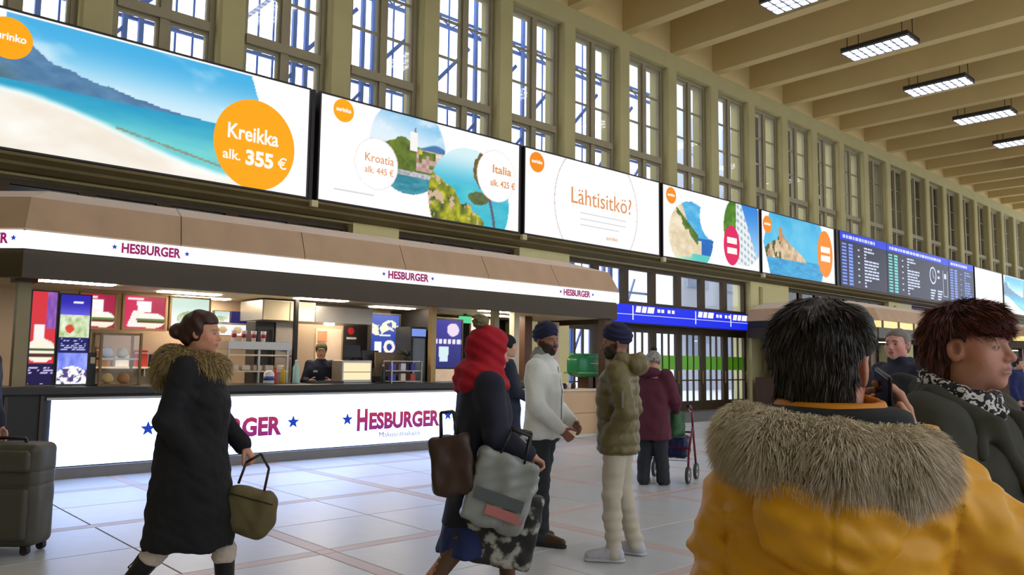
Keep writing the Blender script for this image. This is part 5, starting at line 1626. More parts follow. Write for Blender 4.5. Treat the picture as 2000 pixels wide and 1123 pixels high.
M_bshoe = mat('black_leather', (24, 22, 22), .4)
M_bhair = mat('black_hair', (22, 18, 17), .45, var=.25, scale=60, stretch=(1, 1, .12), bump=.25)

# ------------------------------------------------------------------ the two men talking
J = pose(elR=(.25, .02, 1.12), wrR=(.17, .20, .93), elL=(-.25, .0, 1.12), wrL=(-.12, .22, .96), anR=(.10, .02, .085), toeR=(.12, .2, .03), anL=(-.1, -.14, .085), toeL=(-.13, .03, .03), knL=(-.1, -.05, .49), hyaw=-.45, head=(0, .025, 1.625))
man = person('man in pale grey jacket and navy turban, hands folded before him', (4.69, 4.66), face_dir(.95, -.35), 1.0, J, (150, 104, 84), hands={'R': dict(curl=(.5, .7, .5), n=(-.8, .2, -.4)), 'L': dict(curl=(.5, .7, .5), n=(.8, .2, -.4))}, head_kw=dict(beard=(34, 26, 24), brow=(28, 22, 20)))
f1, f2 = waves(.006, 26, 1, stretch=(1, 1, .6)), waves(.003, 60, 2)
jk, _, _ = jacket(man, J, M_white_j, hem=.84, t=.035, vox=.012, disp=lambda x, y, z: f1(x, y, z) + f2(x, y, z), arm=(.085, .072, .054), neck=1.53, hemr=.98)
wear('collar', SDF(.009).add(cap((0, -.03, 1.49), (0, .0, 1.545), .082, .078)).sub(cap((0, -.01, 1.47), (0, .01, 1.62), .066), .01), mat('grey_collar_lining', (150, 150, 146), .8), jk)
wear('zip', SDF(.006).add(cap((0, .155, .86), (0, .160, 1.22), .006)).add(cap((0, .160, 1.22), (0, .125, 1.42), .006)), mat('silver_zip', (150, 150, 150), .4, .5), jk)
g1 = waves(.005, 30, 4, stretch=(.5, .5, 1.4))
trousers(man, J, M_jean, disp=g1, r=(.098, .072, .066))
shoes(man, J, M_brownshoe, M_rubber)
turban(man, J, M_turban)
J = pose(elL=(-.27, -.08, 1.12), wrL=(-.19, .07, .885), elR=(.27, -.08, 1.12), wrR=(.19, .07, .885), anL=(-.13, .02, .085), toeL=(-.15, .2, .03), anR=(.14, -.12, .085), toeR=(.19, .05, .03), knL=(-.12, .04, .49), knR=(.13, -.02, .49), hyaw=.10, hpit=-.05)
man = person('man in olive quilted jacket, beige chinos and navy turban, hands in pockets', (4.77, 3.93), face_dir(-.92, .22), .985, J, (150, 106, 86), hands={'L': dict(d=(.5, -.3, -.9), n=(1, .2, 0), curl=(.9, .9, .6), sc=.85), 'R': dict(d=(-.5, -.3, -.9), n=(-1, .2, 0), curl=(.9, .9, .6), sc=.85)}, head_kw=dict(beard=(34, 28, 26), brow=(28, 22, 20)))
q1, q2 = waves(.004, 30, 11), waves(.002, 80, 12)
def quilt(p, A):
    return lambda x, y, z: A * (np.abs(np.sin(np.pi * z / p)) ** .6 - 1) + q1(x, y, z) + q2(x, y, z)
jk, _, _ = jacket(man, J, M_olive, hem=.80, t=.05, vox=.011, disp=quilt(.095, .011), arm=(.092, .082, .062), neck=1.52)
hd = SDF(.01).add(ell((0, -.13, 1.475), (.15, .105, .10))).add(cap((-.11, -.03, 1.50), (.11, -.03, 1.50), .062), .04).sub(cap((0, .02, 1.50), (0, .0, 1.72), .085, .115), .02).sub(ell((0, -.10, 1.60), (.10, .08, .07)), .02)
wear('hood', hd, M_olive, jk, waves(.004, 40, 13))
wear('hem_band', SDF(.011).add(loft([(.785, 0, 0, .205, .15), (.835, 0, 0, .21, .155)])), M_olive, jk, waves(.002, 60, 14))
box('sleeve_zip', mat('silver_zip', (150, 150, 150), .4, .5), -.358, -.345, -.075, -.06, 1.15, 1.27, jk)
g1 = waves(.006, 34, 15, stretch=(.5, .5, 1.5))
trousers(man, J, M_chino, disp=lambda x, y, z: g1(x, y, z) * (1.3 - .6 * z), r=(.1, .073, .062), vox=.011)
shoes(man, J, M_sneaker, mat('white_sole', (190, 188, 190), .6), sc=1.12)
turban(man, J, M_turban)

# ------------------------------------------------------------------ hair with combed strands
M_strand = vmat('hair_strands', .42, spec=.5)
def combed(parent, J, name, sdf, n, L, flow, c0, c1, seed, hscale=1.0, width=.0009, disp=None, lift=.10, jit=.10, ear=.05):
    v, q = sdf.mesh(disp, 2)
    r = np.random.default_rng(seed)
    nn = normals(v, q)
    HM = np.array(hmat(J))
    fa = r.integers(0, len(q), n); t = r.random((n, 2))
    p = v[q[fa, 0]] * (1 - t[:, :1]) * (1 - t[:, 1:]) + v[q[fa, 1]] * t[:, :1] * (1 - t[:, 1:]) + v[q[fa, 2]] * t[:, :1] * t[:, 1:] + v[q[fa, 3]] * (1 - t[:, :1]) * t[:, 1:]
    tip = p + np.array([0, 0, -.5]) * L
    e2 = lambda w: (np.abs(w[:, 0]) > .045) & (np.hypot(w[:, 1] - .0, w[:, 2] + .012) < ear)
    ok = ~(e2(p) | e2(tip)); p = p[ok]; fa = fa[ok]; n = len(p)
    N = nn[q[fa, 0]]
    D = flow(p); D = D - N * (D * N).sum(1)[:, None]
    D /= np.maximum(np.linalg.norm(D, axis=1), 1e-6)[:, None]
    lock = np.sin(p @ r.normal(size=(3, 3)) * 60) * .16
    D = D + N * lift + r.normal(size=(n, 3)) * jit + lock
    D /= np.linalg.norm(D, axis=1)[:, None]
    mixv = np.clip(.5 + .5 * np.sin(p @ r.normal(size=3) * 70) * .8 + r.normal(size=n) * .25, 0, 1)[:, None]
    C0 = lin(c0) * (1 - mixv) + lin(c1) * mixv
    P = (p * hscale) @ HM[:3, :3].T + HM[:3, 3]; Dw = D @ HM[:3, :3].T; Nw = N @ HM[:3, :3].T
    V, Q, C = ribbons(P, Dw, L * r.uniform(.6, 1.2, n), width * r.uniform(.7, 1.4, n), (0, 0, -.15), seed, (C0 * .8, C0 * 1.1))
    o = link(name, fast_mesh(name, (v * hscale) @ HM[:3, :3].T + HM[:3, 3], q, True, np.tile(lin(np.array(c0) * .75), (len(v), 1))), M_strand, parent)
    h = link('hair_strands', fast_mesh('hair_strands', V, Q, False, C), M_strand, o); h['kind'] = 'stuff'
    return o
CROWN = A3((0, -.05, .12))

# ------------------------------------------------------------------ foreground: yellow jacket, seen from behind, phone at the ear
J = pose(elR=(.375, .10, 1.215), wrR=(.166, .115, 1.445), elL=(-.215, .03, 1.10), wrL=(-.19, .22, .98), head=(-.01, .02, 1.615), hyaw=-.30, hpit=-.04, shR=(.165, .0, 1.38), shL=(-.155, .0, 1.37))
SK = (196, 142, 118)
ph = person('person in mustard yellow padded jacket with fur hood, phone at the ear', (1.385, .66), face_dir(.30, 1), .897, J, SK,
            hands={'R': dict(d=(-.25, -.10, 1), n=(-.9, -.35, -.1), curl=((.25, .35, .3), (.3, .4, .3), (.4, .5, .4), (.55, .6, .4)), spread=.25, thumb=.6), 'L': dict()}, hv=.004, hand_vox=.004, head_kw=dict(brow=(30, 24, 22)))
M_yel = mat('mustard_shell', (218, 154, 2), .52, var=.05, scale=5, bump=.04, spec=.5)
w1, w2, w3 = waves(.008, 20, 21, stretch=(.6, .6, 1.6)), waves(.0055, 48, 22, stretch=(.8, .8, 1.3)), waves(.002, 110, 23)
def yel(x, y, z):
    seam = -.010 * np.exp(-((z - 1.075 - .06 * x) / .010) ** 2) - .010 * np.exp(-((z - .94) / .010) ** 2) - .008 * np.exp(-((np.abs(x - .20 - .02 * (z - 1.2)) / .006) ** 2)) * (y < 0) * (z < 1.42) - .008 * np.exp(-((np.abs(x + .20 + .02 * (z - 1.2)) / .006) ** 2)) * (y < 0) * (z < 1.42)
    return w1(x, y, z) + w2(x, y, z) + w3(x, y, z) + seam
st = [(.70, 0, 0, .21, .17), (.95, 0, 0, .20, .165), (1.15, 0, .0, .197, .16), (1.28, 0, 0, .197, .152), (1.38, 0, .0, .18, .13), (1.45, 0, .0, .125, .10), (1.51, 0, .0, .10, .095)]
jk, _, _ = jacket(ph, J, M_yel, st=st, vox=.009, disp=yel, arm=(.080, .090, .066), collar=.075, neck=1.51, armk=.07, n=2.5)
cl = SDF(.005).add(cap((0, -.012, 1.47), (0, -.010, 1.525), .110, .106)).sub(cap((0, -.008, 1.44), (0, -.006, 1.66), .086), .006).clip(half((0, -.01, 1.556), (0, -.1, 1)), .008)
wear('collar', cl, mat('orange_collar', (206, 128, 20), .55, var=.06), jk, waves(.0015, 40, 24), 2)
ln = SDF(.006).add(loft([(1.44, 0, -.01, .16, .13), (1.53, 0, -.015, .145, .118), (1.54, 0, -.015, .135, .11)]))
wear('hood_lining', ln, mat('black_lining', (34, 36, 38), .85), jk)
hd = SDF(.007).add(ell((-.02, -.15, 1.345), (.13, .06, .105))).add(ell((-.02, -.11, 1.42), (.15, .06, .06)), .04)
wear('hood', hd, M_yel, jk, lambda x, y, z: w2(x, y, z) - .007 * np.exp(-((x + .02) / .004) ** 2) * (y < -.1) + w3(x, y, z), label='hanging yellow hood below the fur trim')
pts = [(-.16, .06, 1.475), (-.16, -.05, 1.49), (-.11, -.13, 1.482), (0, -.165, 1.470), (.10, -.135, 1.460), (.145, -.06, 1.455), (.155, .03, 1.45)]
fs = SDF(.009)
for a, b in zip(pts[:-1], pts[1:]): fs.add(cap(a, b, .042, .044), .02)
for a, b in zip(pts[:-1], pts[1:]): fs.add(cap(A3(a) + A3((0, -.006, -.028)), A3(b) + A3((0, -.006, -.028)), .036), .03)
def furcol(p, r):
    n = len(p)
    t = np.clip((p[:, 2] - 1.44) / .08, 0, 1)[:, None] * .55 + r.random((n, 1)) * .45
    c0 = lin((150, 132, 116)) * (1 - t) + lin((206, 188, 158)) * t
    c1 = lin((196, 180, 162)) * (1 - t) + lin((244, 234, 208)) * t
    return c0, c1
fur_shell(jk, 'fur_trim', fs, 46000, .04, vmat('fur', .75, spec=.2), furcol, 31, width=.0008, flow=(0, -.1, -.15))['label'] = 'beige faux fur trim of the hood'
hr = SDF(.005)
hr.add(ell((0, -.016, .036), (.096, .113, .102))).add(ell((0, -.06, -.03), (.072, .058, .075)), .03)
for sx in (-1, 1): hr.sub(ell((sx * .118, -.04, -.05), (.042, .11, .065)), .02)
hr.sub(bx((0, .125, -.06), (.2, .085, .12), .02), .02)
hr.sub(ell((.095, -.012, -.022), (.038, .05, .055)), .012).sub(ell((-.095, -.012, -.022), (.038, .05, .055)), .012)
hr.sub(bx((0, .04, -.16), (.2, .06, .11), .02), .015).sub(bx((0, 0, -.215), (.3, .3, .11), .02), .012)
combed(ph, J, 'hair', hr, 18000, .036, lambda p: (p - CROWN) * [1, 1, 1] + A3((0, -.02, -.05)), (26, 21, 20), (58, 48, 44), 41, width=.0009, disp=waves(.004, 60, 42), lift=.04, jit=.10, ear=.055)
tel = empty('mobile_phone', (0, 0, 0)); tag(tel, 'black mobile phone held at the ear of the yellow-jacketed person', 'phone')
Mp = ph.matrix_basis @ Matrix.Translation((.110, .075, 1.535)) @ Matrix.Rotation(.25, 4, 'Z') @ Matrix.Rotation(.30, 4, 'X') @ Matrix.Rotation(-.12, 4, 'Y')
tel.matrix_world = Mp
box('body', mat('phone_black', (18, 18, 20), .25), -.0045, .0045, -.036, .036, -.075, .075, tel, .004)
box('screen', mat('phone_glass', (10, 10, 14), .08), -.0055, -.0045, -.033, .033, -.068, .068, tel)
trousers(ph, J, M_navy); shoes(ph, J, M_bshoe)

# ------------------------------------------------------------------ foreground: woman in dark green coat
J = pose(elR=(.27, .04, 1.13), wrR=(.14, .24, 1.05), elL=(-.27, .04, 1.13), wrL=(-.14, .24, 1.03), head=(0, .03, 1.625), hyaw=.0, hpit=.02)
lady = person('woman with short auburn hair in a dark green coat and patterned scarf', (2.40, .77), face_dir(.60, -.80), .925, J, (188, 138, 120), hv=.003, hands={'R': dict(curl=(.6, .8, .5)), 'L': dict(curl=(.6, .8, .5))}, head_kw=dict(female=True, brow=(120, 84, 70), plump=.006, lips=(150, 92, 88), width=1.04))
M_gcoat = mat('dark_green_felt', (60, 60, 50), .9, var=.1, scale=14, bump=.1)
c1, c2 = waves(.006, 22, 51), waves(.002, 70, 52)
st = [(.55, 0, 0, .26, .2), (.9, 0, 0, .235, .18), (1.1, 0, .0, .22, .175), (1.28, 0, .01, .228, .17), (1.38, 0, .0, .20, .14), (1.45, 0, -.005, .13, .105), (1.49, 0, -.01, .095, .09)]
ctt, _, _ = jacket(lady, J, M_gcoat, name='coat', st=st, vox=.010, disp=lambda x, y, z: c1(x, y, z) + c2(x, y, z), arm=(.095, .085, .068), collar=.07, neck=1.49, armk=.06)
cs = SDF(.007)
for sx in (-1, 1):
    cs.add(cap((sx * .03, -.10, 1.50), (sx * .125, -.02, 1.475), .035, .038), .02).add(cap((sx * .125, -.02, 1.475), (sx * .10, .12, 1.40), .038, .036), .02).add(cap((sx * .10, .12, 1.40), (sx * .035, .185, 1.24), .034, .02), .02)
    cs.add(cap((sx * .14, .10, 1.40), (sx * .17, .12, 1.33), .022, .016), .03)
wear('collar', cs, M_gcoat, ctt, waves(.003, 50, 53))
M_scarf = mat('black_white_weave', (26, 26, 30), .85, var=.05)
nt = M_scarf.node_tree; b_ = nt.nodes['Principled BSDF']
wv = nt.nodes.new('ShaderNodeTexWave'); wv.wave_type = 'BANDS'; wv.bands_direction = 'DIAGONAL'; wv.inputs['Scale'].default_value = 17; wv.inputs['Distortion'].default_value = 9; wv.inputs['Detail Scale'].default_value = 3
rp = nt.nodes.new('ShaderNodeValToRGB'); rp.color_ramp.elements[0].position = .52; rp.color_ramp.elements[0].color = (*lin((30, 29, 34)), 1); rp.color_ramp.elements[1].position = .60; rp.color_ramp.elements[1].color = (*lin((206, 200, 196)), 1)
tc_ = nt.nodes.new('ShaderNodeTexCoord'); nt.links.new(tc_.outputs['Object'], wv.inputs['Vector']); nt.links.new(wv.outputs[0], rp.inputs[0]); nt.links.new(rp.outputs[0], b_.inputs['Base Color'])
sc_ = SDF(.006)
ring = [(.085 * math.sin(a), -.005 + .085 * math.cos(a), 1.505 - .035 * math.cos(a)) for a in np.linspace(0, 2 * math.pi, 13)]
for a, b in zip(ring[:-1], ring[1:]): sc_.add(cap(a, b, .026), .012)
for a, b in zip(ring[:-1], ring[1:]): sc_.add(cap(A3(a) * [1.12, 1.12, 1] + A3((0, 0, -.035)), A3(b) * [1.12, 1.12, 1] + A3((0, 0, -.035)), .026), .012)
wear('scarf', sc_, M_scarf, lady, waves(.003, 70, 54))
hr = SDF(.0045)
hr.add(ell((0, -.018, .042), (.096, .116, .098))).add(ell((0, .03, .075), (.080, .075, .055)), .03).add(ell((0, -.065, -.03), (.08, .06, .07)), .03)
for sx in (-1, 1): hr.add(cap((sx * .078, .02, .05), (sx * .080, .012, .0), .016, .008), .02)
hr.sub(bx((0, .14, -.095), (.2, .12, .128), .02), .015)
hr.sub(ell((.095, -.004, -.018), (.04, .034, .046)), .012).sub(ell((-.095, -.004, -.018), (.04, .034, .046)), .012)
hr.sub(bx((0, .05, -.15), (.2, .075, .115), .02), .015).sub(bx((0, 0, -.245), (.3, .3, .145), .02), .015)
combed(lady, J, 'hair', hr, 16000, .045, lambda p: (p - CROWN) * [1.0, 1.0, .6] + np.where(p[:, 1:2] > .0, A3((.015, .05, -.03)), A3((0, -.02, -.07))), (58, 26, 24), (120, 58, 46), 55, width=.0010, disp=waves(.003, 70, 56), lift=.10, jit=.10, ear=.042)
trousers(lady, J, M_navy); shoes(lady, J, M_bshoe)
bg = SDF(.008).add(bx((0, 0, .12), (.11, .045, .12), .02))
o = link('paper_bag', fast_mesh('paper_bag', *bg.mesh(waves(.002, 60, 57))), mat('striped_bag', (206, 60, 76), .5, var=.1, scale=30, rgb2=(240, 226, 226), stretch=(3, .3, .3), detail=0))
o.location = (2.46, .60, .86); tag(o, 'red and white bag carried by the woman in green', 'bag')
MB().path([(-.06, 0, .24), (-.05, 0, .33), (.05, 0, .33), (.06, 0, .24)], .004, 6).build('handle', M_cream, o)

# ------------------------------------------------------------------ man in black behind the yellow jacket
J = pose(hyaw=.1)
p = person('person in black mostly hidden behind the yellow-jacketed one', (2.90, 1.30), face_dir(.3, 1), .955, J, (190, 140, 118), hands={'L': dict(), 'R': dict()})
jacket(p, J, M_blackcoat, hem=.75, t=.045, arm=(.092, .078, .058), disp=waves(.005, 26, 61)); trousers(p, J, M_jean); shoes(p, J, M_bshoe)
put(p, J, 'hair', hair_short(grow=.016), M_bhair, waves(.004, 70, 62))

# ------------------------------------------------------------------ background man in navy, far passer-by
J = pose(hyaw=.3)
p = person('grey-haired man in navy jacket between the two foreground heads', (6.45, 2.5), face_dir(-1, -.35), 1.0, J, (206, 150, 136), hands={'L': dict(), 'R': dict()})
jacket(p, J, M_navy, hem=.78, t=.045, arm=(.09, .076, .056), disp=waves(.005, 26, 63), neck=1.53); trousers(p, J, M_jean); shoes(p, J, M_bshoe)
put(p, J, 'hair', hair_short(grow=.008), mat('grey_hair', (120, 110, 104), .6), waves(.002, 70, 64))
J = pose(anL=(-.1, .16, .085), toeL=(-.11, .33, .03), knL=(-.1, .14, .49), anR=(.1, -.25, .13), toeR=(.11, -.1, .04), knR=(.1, -.02, .5))
p = person('distant passer-by in dark navy at the right edge', (18.4, 4.85), face_dir(.6, -.7), .95, J, (196, 150, 130), hands={'L': dict(), 'R': dict()}, hv=.01, hand_vox=.01)
jacket(p, J, mat('deep_blue_cloth', (30, 40, 92), .8), hem=.7, t=.05, vox=.018); trousers(p, J, M_jean, vox=.018); shoes(p, J, M_bshoe, vox=.012)
put(p, J, 'hair', hair_short(vox=.01), M_bhair)

# ------------------------------------------------------------------ woman hurrying past in black with fur collar
J = pose(anL=(-.09, .20, .09), toeL=(-.10, .37, .05), knL=(-.09, .17, .49), anR=(.09, -.30, .17), toeR=(.095, -.17, .05), knR=(.09, -.06, .48), elL=(-.24, .05, 1.12), wrL=(-.2, .24, .93), elR=(.25, -.06, 1.12), wrR=(.17, .06, .90), hyaw=.0, hpit=-.05)
p = person('woman walking right in a long black coat with fur collar', (1.86, 4.74), face_dir(1, .05), .985, J, (206, 150, 120), hands={'L': dict(curl=(.9, 1.0, .7), n=(0, -.2, -1)), 'R': dict(sc=.8, curl=(.8, .9, .6), d=(-.4, .2, -1))}, head_kw=dict(female=True))
st = [(.37, 0, .0, .25, .26), (.55, 0, .0, .245, .245), (.80, 0, .0, .23, .22), (1.02, 0, .0, .205, .19), (1.22, 0, .01, .205, .19), (1.36, 0, 0, .19, .155), (1.44, 0, -.01, .12, .1), (1.49, 0, -.01, .09, .085)]
b1, b2 = waves(.006, 22, 71), waves(.003, 60, 72)
cj, _, _ = jacket(p, J, M_blackcoat, name='coat', st=st, disp=lambda x, y, z: b1(x, y, z) + b2(x, y, z) + .006 * (np.abs(np.sin(np.pi * z / .13)) ** .6 - 1), arm=(.09, .078, .058), neck=1.49, vox=.012)
MB().path([(.0, -.235, .40), (.0, -.27, .34), (.0, -.31, .28), (.0, -.34, .25), (.0, -.31, .23), (.0, -.28, .29)], .004, 6).build('drawstring', M_bshoe, cj)
fs = SDF(.012)
ring = [(.15 * math.sin(a), -.02 + .13 * math.cos(a), 1.455 - .03 * math.cos(a)) for a in np.linspace(0, 2 * math.pi, 13)]
for a, b in zip(ring[:-1], ring[1:]): fs.add(cap(a, b, .062), .02)
fs.add(ell((0, -.17, 1.40), (.12, .075, .09)), .04)
def tan(p_, r):
    n = len(p_); t = r.random((n, 1))
    return lin((104, 84, 50)) * (1 - t) + lin((146, 122, 80)) * t, lin((150, 128, 86)) * (1 - t) + lin((200, 178, 130)) * t
fur_shell(cj, 'fur_collar', fs, 9000, .05, vmat('fur', .75, spec=.2), tan, 73, width=.0022)['label'] = 'tan fur collar and hood edge'
hr = hair_short(grow=.018, nape=-.09)
hr.add(ell((0, -.14, .0), (.06, .055, .05)), .02)
put(p, J, 'hair', hr, mat('dark_auburn_hair', (62, 34, 26), .5, var=.25, scale=50, stretch=(1, 1, .15), bump=.25), waves(.004, 60, 74))
trousers(p, J, mat('black_tights', (24, 22, 26), .7), r=(.08, .056, .045), hips=.14, name='tights')
for S in 'LR':
    a, k_ = J['an' + S], J['kn' + S]; u = (k_ - a) / np.linalg.norm(k_ - a)
    s = SDF(.01).add(cap(a - u * .02, a + u * .24, .05, .064)).add(cap(a, J['toe' + S], .044, .036), .03)
    bt = wear('boot', s, M_bshoe, p)[0]
    s = SDF(.01).add(cap(a + u * .21, a + u * .25, .07, .072)); wear('boot_cuff', s, mat('cream_fleece', (216, 200, 186), .9, var=.1, scale=40, bump=.3), bt, waves(.004, 80, 75))
hb = SDF(.010).add(bx((0, 0, .15), (.14, .07, .14), .06)).add(ell((.11, 0, .16), (.06, .075, .12)), .04)
o = link('handbag', fast_mesh('handbag', *hb.mesh(waves(.005, 30, 76))), mat('khaki_canvas', (112, 100, 66), .7, var=.12, scale=10, bump=.1))
o.location = (2.11, 4.60, .41); o.rotation_euler = (0, .25, -.75); tag(o, 'khaki handbag swinging before the woman in black', 'handbag')
MB().path([(-.1, 0, .29), (-.09, 0, .42), (-.02, 0, .49), (.05, 0, .42), (.06, 0, .29)], .008, 8).build('strap', M_brownshoe, o, True)
s = SDF(.01).add(cap((-.15, -.076, .24), (.15, -.076, .24), .008)); link('zip', fast_mesh('zip', *s.mesh()), M_bshoe, o)

# ------------------------------------------------------------------ woman in a red headscarf with shopping bags
J = pose(anL=(-.09, .22, .10), toeL=(-.10, .38, .06), knL=(-.09, .19, .50), anR=(.09, -.44, .16), toeR=(.095, -.30, .05), knR=(.09, -.15, .49), elR=(.25, .02, 1.13), wrR=(.24, .22, 1.02), elL=(-.25, -.02, 1.13), wrL=(-.24, .16, .95), head=(0, .06, 1.60), hyaw=.2, hpit=-.15)
p = person('woman in red headscarf and dark coat striding with shopping bags', (2.93, 3.40), face_dir(.95, .30), .94, J, (190, 140, 116), hands={'R': dict(curl=(.9, 1.0, .7), n=(0, -.2, -1)), 'L': dict(curl=(.9, 1.0, .7))}, head_kw=dict(female=True))
st = [(.60, 0, -.03, .19, .185), (.80, 0, -.01, .185, .165), (1.02, 0, .0, .185, .16), (1.22, 0, .02, .195, .168), (1.36, 0, .01, .18, .14), (1.44, 0, .0, .12, .1), (1.48, 0, .0, .09, .085)]
b1 = waves(.006, 24, 81)
cj, _, _ = jacket(p, J, mat('midnight_coat', (30, 32, 48), .8, var=.15, scale=14, bump=.08), name='coat', st=st, disp=b1, arm=(.09, .078, .058), neck=1.48, vox=.012)
sk = SDF(.013).add(loft([(.44, 0, -.05, .2, .2), (.62, 0, -.03, .19, .18)])); wear('skirt', sk, mat('blue_skirt', (36, 48, 98), .8), p, waves(.006, 40, 82, stretch=(1, 1, .2)))
hs = SDF(.008).add(ell((0, .035, 1.635), (.112, .132, .135))).add(ell((0, -.02, 1.48), (.15, .14, .09)), .06).add(ell((0, .0, 1.405), (.215, .165, .075)), .06)
hs.sub(ell((0, .165, 1.605), (.062, .075, .085)), .02)
wear('headscarf', hs, mat('crimson_knit', (166, 12, 34), .85, var=.12, scale=30, bump=.15), p, lambda x, y, z: waves(.006, 36, 83)(x, y, z) + .004 * np.sin(90 * (z + .6 * y)))
pm = SDF(.008).add(ell((0, -.01, 1.785), (.05, .05, .045))); wear('pompom', pm, mat('olive_pompom', (124, 116, 84), .9, bump=.3, scale=80), p, waves(.007, 110, 84))
trousers(p, J, mat('brown_stockings', (92, 66, 46), .7), r=(.075, .056, .042), hips=.14, name='stockings'); shoes(p, J, M_brownshoe)
def bag(name, label, loc, rz, hx, hy, hz, m, seed, tilt=0, hnd=None, amp=.006, rd=.03):
    s = SDF(.010).add(bx((0, 0, hz), (hx, hy, hz), min(rd, hy * .8)))
    o = link(name, fast_mesh(name, *s.mesh(waves(amp, 30, seed), 1)), m)
    o.location = loc; o.rotation_euler = (0, tilt, rz); tag(o, label, 'bag')
    if hnd:
        for yy in (-hy * .6, hy * .6):
            MB().path([(-hx * .4, yy, 2 * hz - .02), (-hx * .3, yy * .6, 2 * hz + hnd), (hx * .3, yy * .6, 2 * hz + hnd), (hx * .4, yy, 2 * hz - .02)], .007, 8).build('handle', M_bshoe, o, True)
    return o
AZ0 = math.atan2(UR[1], UR[0])
bag('shoulder_bag', 'dark brown leather shoulder bag behind the headscarf woman', (2.66, 3.28, .76), AZ0, .11, .06, .155, mat('brown_bag_leather', (66, 44, 34), .45, var=.15, scale=8, bump=.06), 85, -.12, .12)
o = bag('carrier_bag', 'grey plastic carrier bag with a pink print', (2.79, 3.16, .60), AZ0, .17, .06, .19, mat('grey_plastic_film', (150, 154, 152), .35, var=.15, scale=7, bump=.1), 86, .32, .13, amp=.01)
for k, (c, z0, z1, xa, xb) in enumerate((((92, 98, 100), .13, .19, -.13, .13), ((196, 120, 120), .07, .12, -.05, .15))):
    box('print_band', mat('bag_print_%d' % k, c, .5), xa, xb, -.074, -.068, z0, z1, o)
Mt = mat('black_white_tote_print', (38, 38, 36), .6, var=.1, scale=9, rgb2=(176, 172, 164), detail=6)
nt = Mt.node_tree
for n_ in nt.nodes:
    if n_.type == 'TEX_NOISE': n_.inputs['Scale'].default_value = 14
rp = nt.nodes.new('ShaderNodeValToRGB'); rp.color_ramp.elements[0].position = .5; rp.color_ramp.elements[1].position = .62
nz_ = [n_ for n_ in nt.nodes if n_.type == 'TEX_NOISE'][0]; mx_ = [n_ for n_ in nt.nodes if n_.type == 'MIX'][0]
nt.links.new(nz_.outputs[0], rp.inputs[0]); nt.links.new(rp.outputs[0], mx_.inputs[0])
bag('tote_bag', 'large black and white patterned tote below the grey carrier bag', (2.91, 3.29, .38), AZ0, .22, .085, .20, Mt, 87, .22, .32)

# ------------------------------------------------------------------ person in black behind the man in grey
J = pose(elR=(.25, .05, 1.13), wrR=(.18, .24, 1.05))
p = person('person in long black coat and dark cap behind the pale grey jacket', (6.15, 6.72), face_dir(.9, .2), 1.0, J, (206, 160, 136), hands={'R': dict(curl=(.7, .8, .5)), 'L': dict()})
jacket(p, J, M_navy, name='coat', st=[(.62, 0, 0, .225, .19), (.9, 0, 0, .21, .17), (1.2, 0, 0, .205, .165), (1.36, 0, 0, .18, .13), (1.44, 0, 0, .12, .1), (1.5, 0, 0, .09, .09)], disp=waves(.006, 24, 91)); trousers(p, J, mat('blue_jeans', (48, 62, 104), .8)); shoes(p, J, M_bshoe)
beanie(p, J, M_blackcoat)

# ------------------------------------------------------------------ old woman in maroon with a rollator
J = pose(elR=(.28, .06, 1.08), wrR=(.24, .28, .93), elL=(-.27, .06, 1.08), wrL=(-.22, .28, .93), head=(.0, .07, 1.59), hpit=-.2, anL=(-.12, -.02, .085), anR=(.12, .06, .085), toeR=(.13, .22, .03))
p = person('old woman in maroon coat and bobble hat, back turned, pushing a walker', (7.93, 6.0), face_dir(.42, .9), .93, J, (200, 150, 130), hands={'R': dict(curl=(.9, .9, .6), n=(0, 0, -1)), 'L': dict(curl=(.9, .9, .6), n=(0, 0, -1))}, head_kw=dict(female=True))
st = [(.58, 0, 0, .25, .20), (.8, 0, 0, .23, .19), (1.05, 0, .01, .21, .175), (1.22, 0, .02, .215, .175), (1.36, 0, .03, .19, .14), (1.44, 0, .03, .12, .1), (1.48, 0, .03, .09, .085)]
cj, _, _ = jacket(p, J, M_maroon, name='coat', st=st, disp=waves(.005, 24, 93), arm=(.095, .08, .06), neck=1.48)
wear('hood', SDF(.012).add(ell((0, -.08, 1.45), (.14, .09, .07))).sub(cap((0, .06, 1.44), (0, .06, 1.7), .085), .02), M_maroon, cj)
trousers(p, J, M_jean, r=(.115, .095, .085), disp=waves(.006, 30, 94)); shoes(p, J, M_bshoe, sc=1.15)
beanie(p, J, mat('grey_patterned_knit', (60, 60, 60), .9, rgb2=(190, 186, 180), scale=30, detail=0), pom=mat('black_pom', (34, 32, 34), .9))

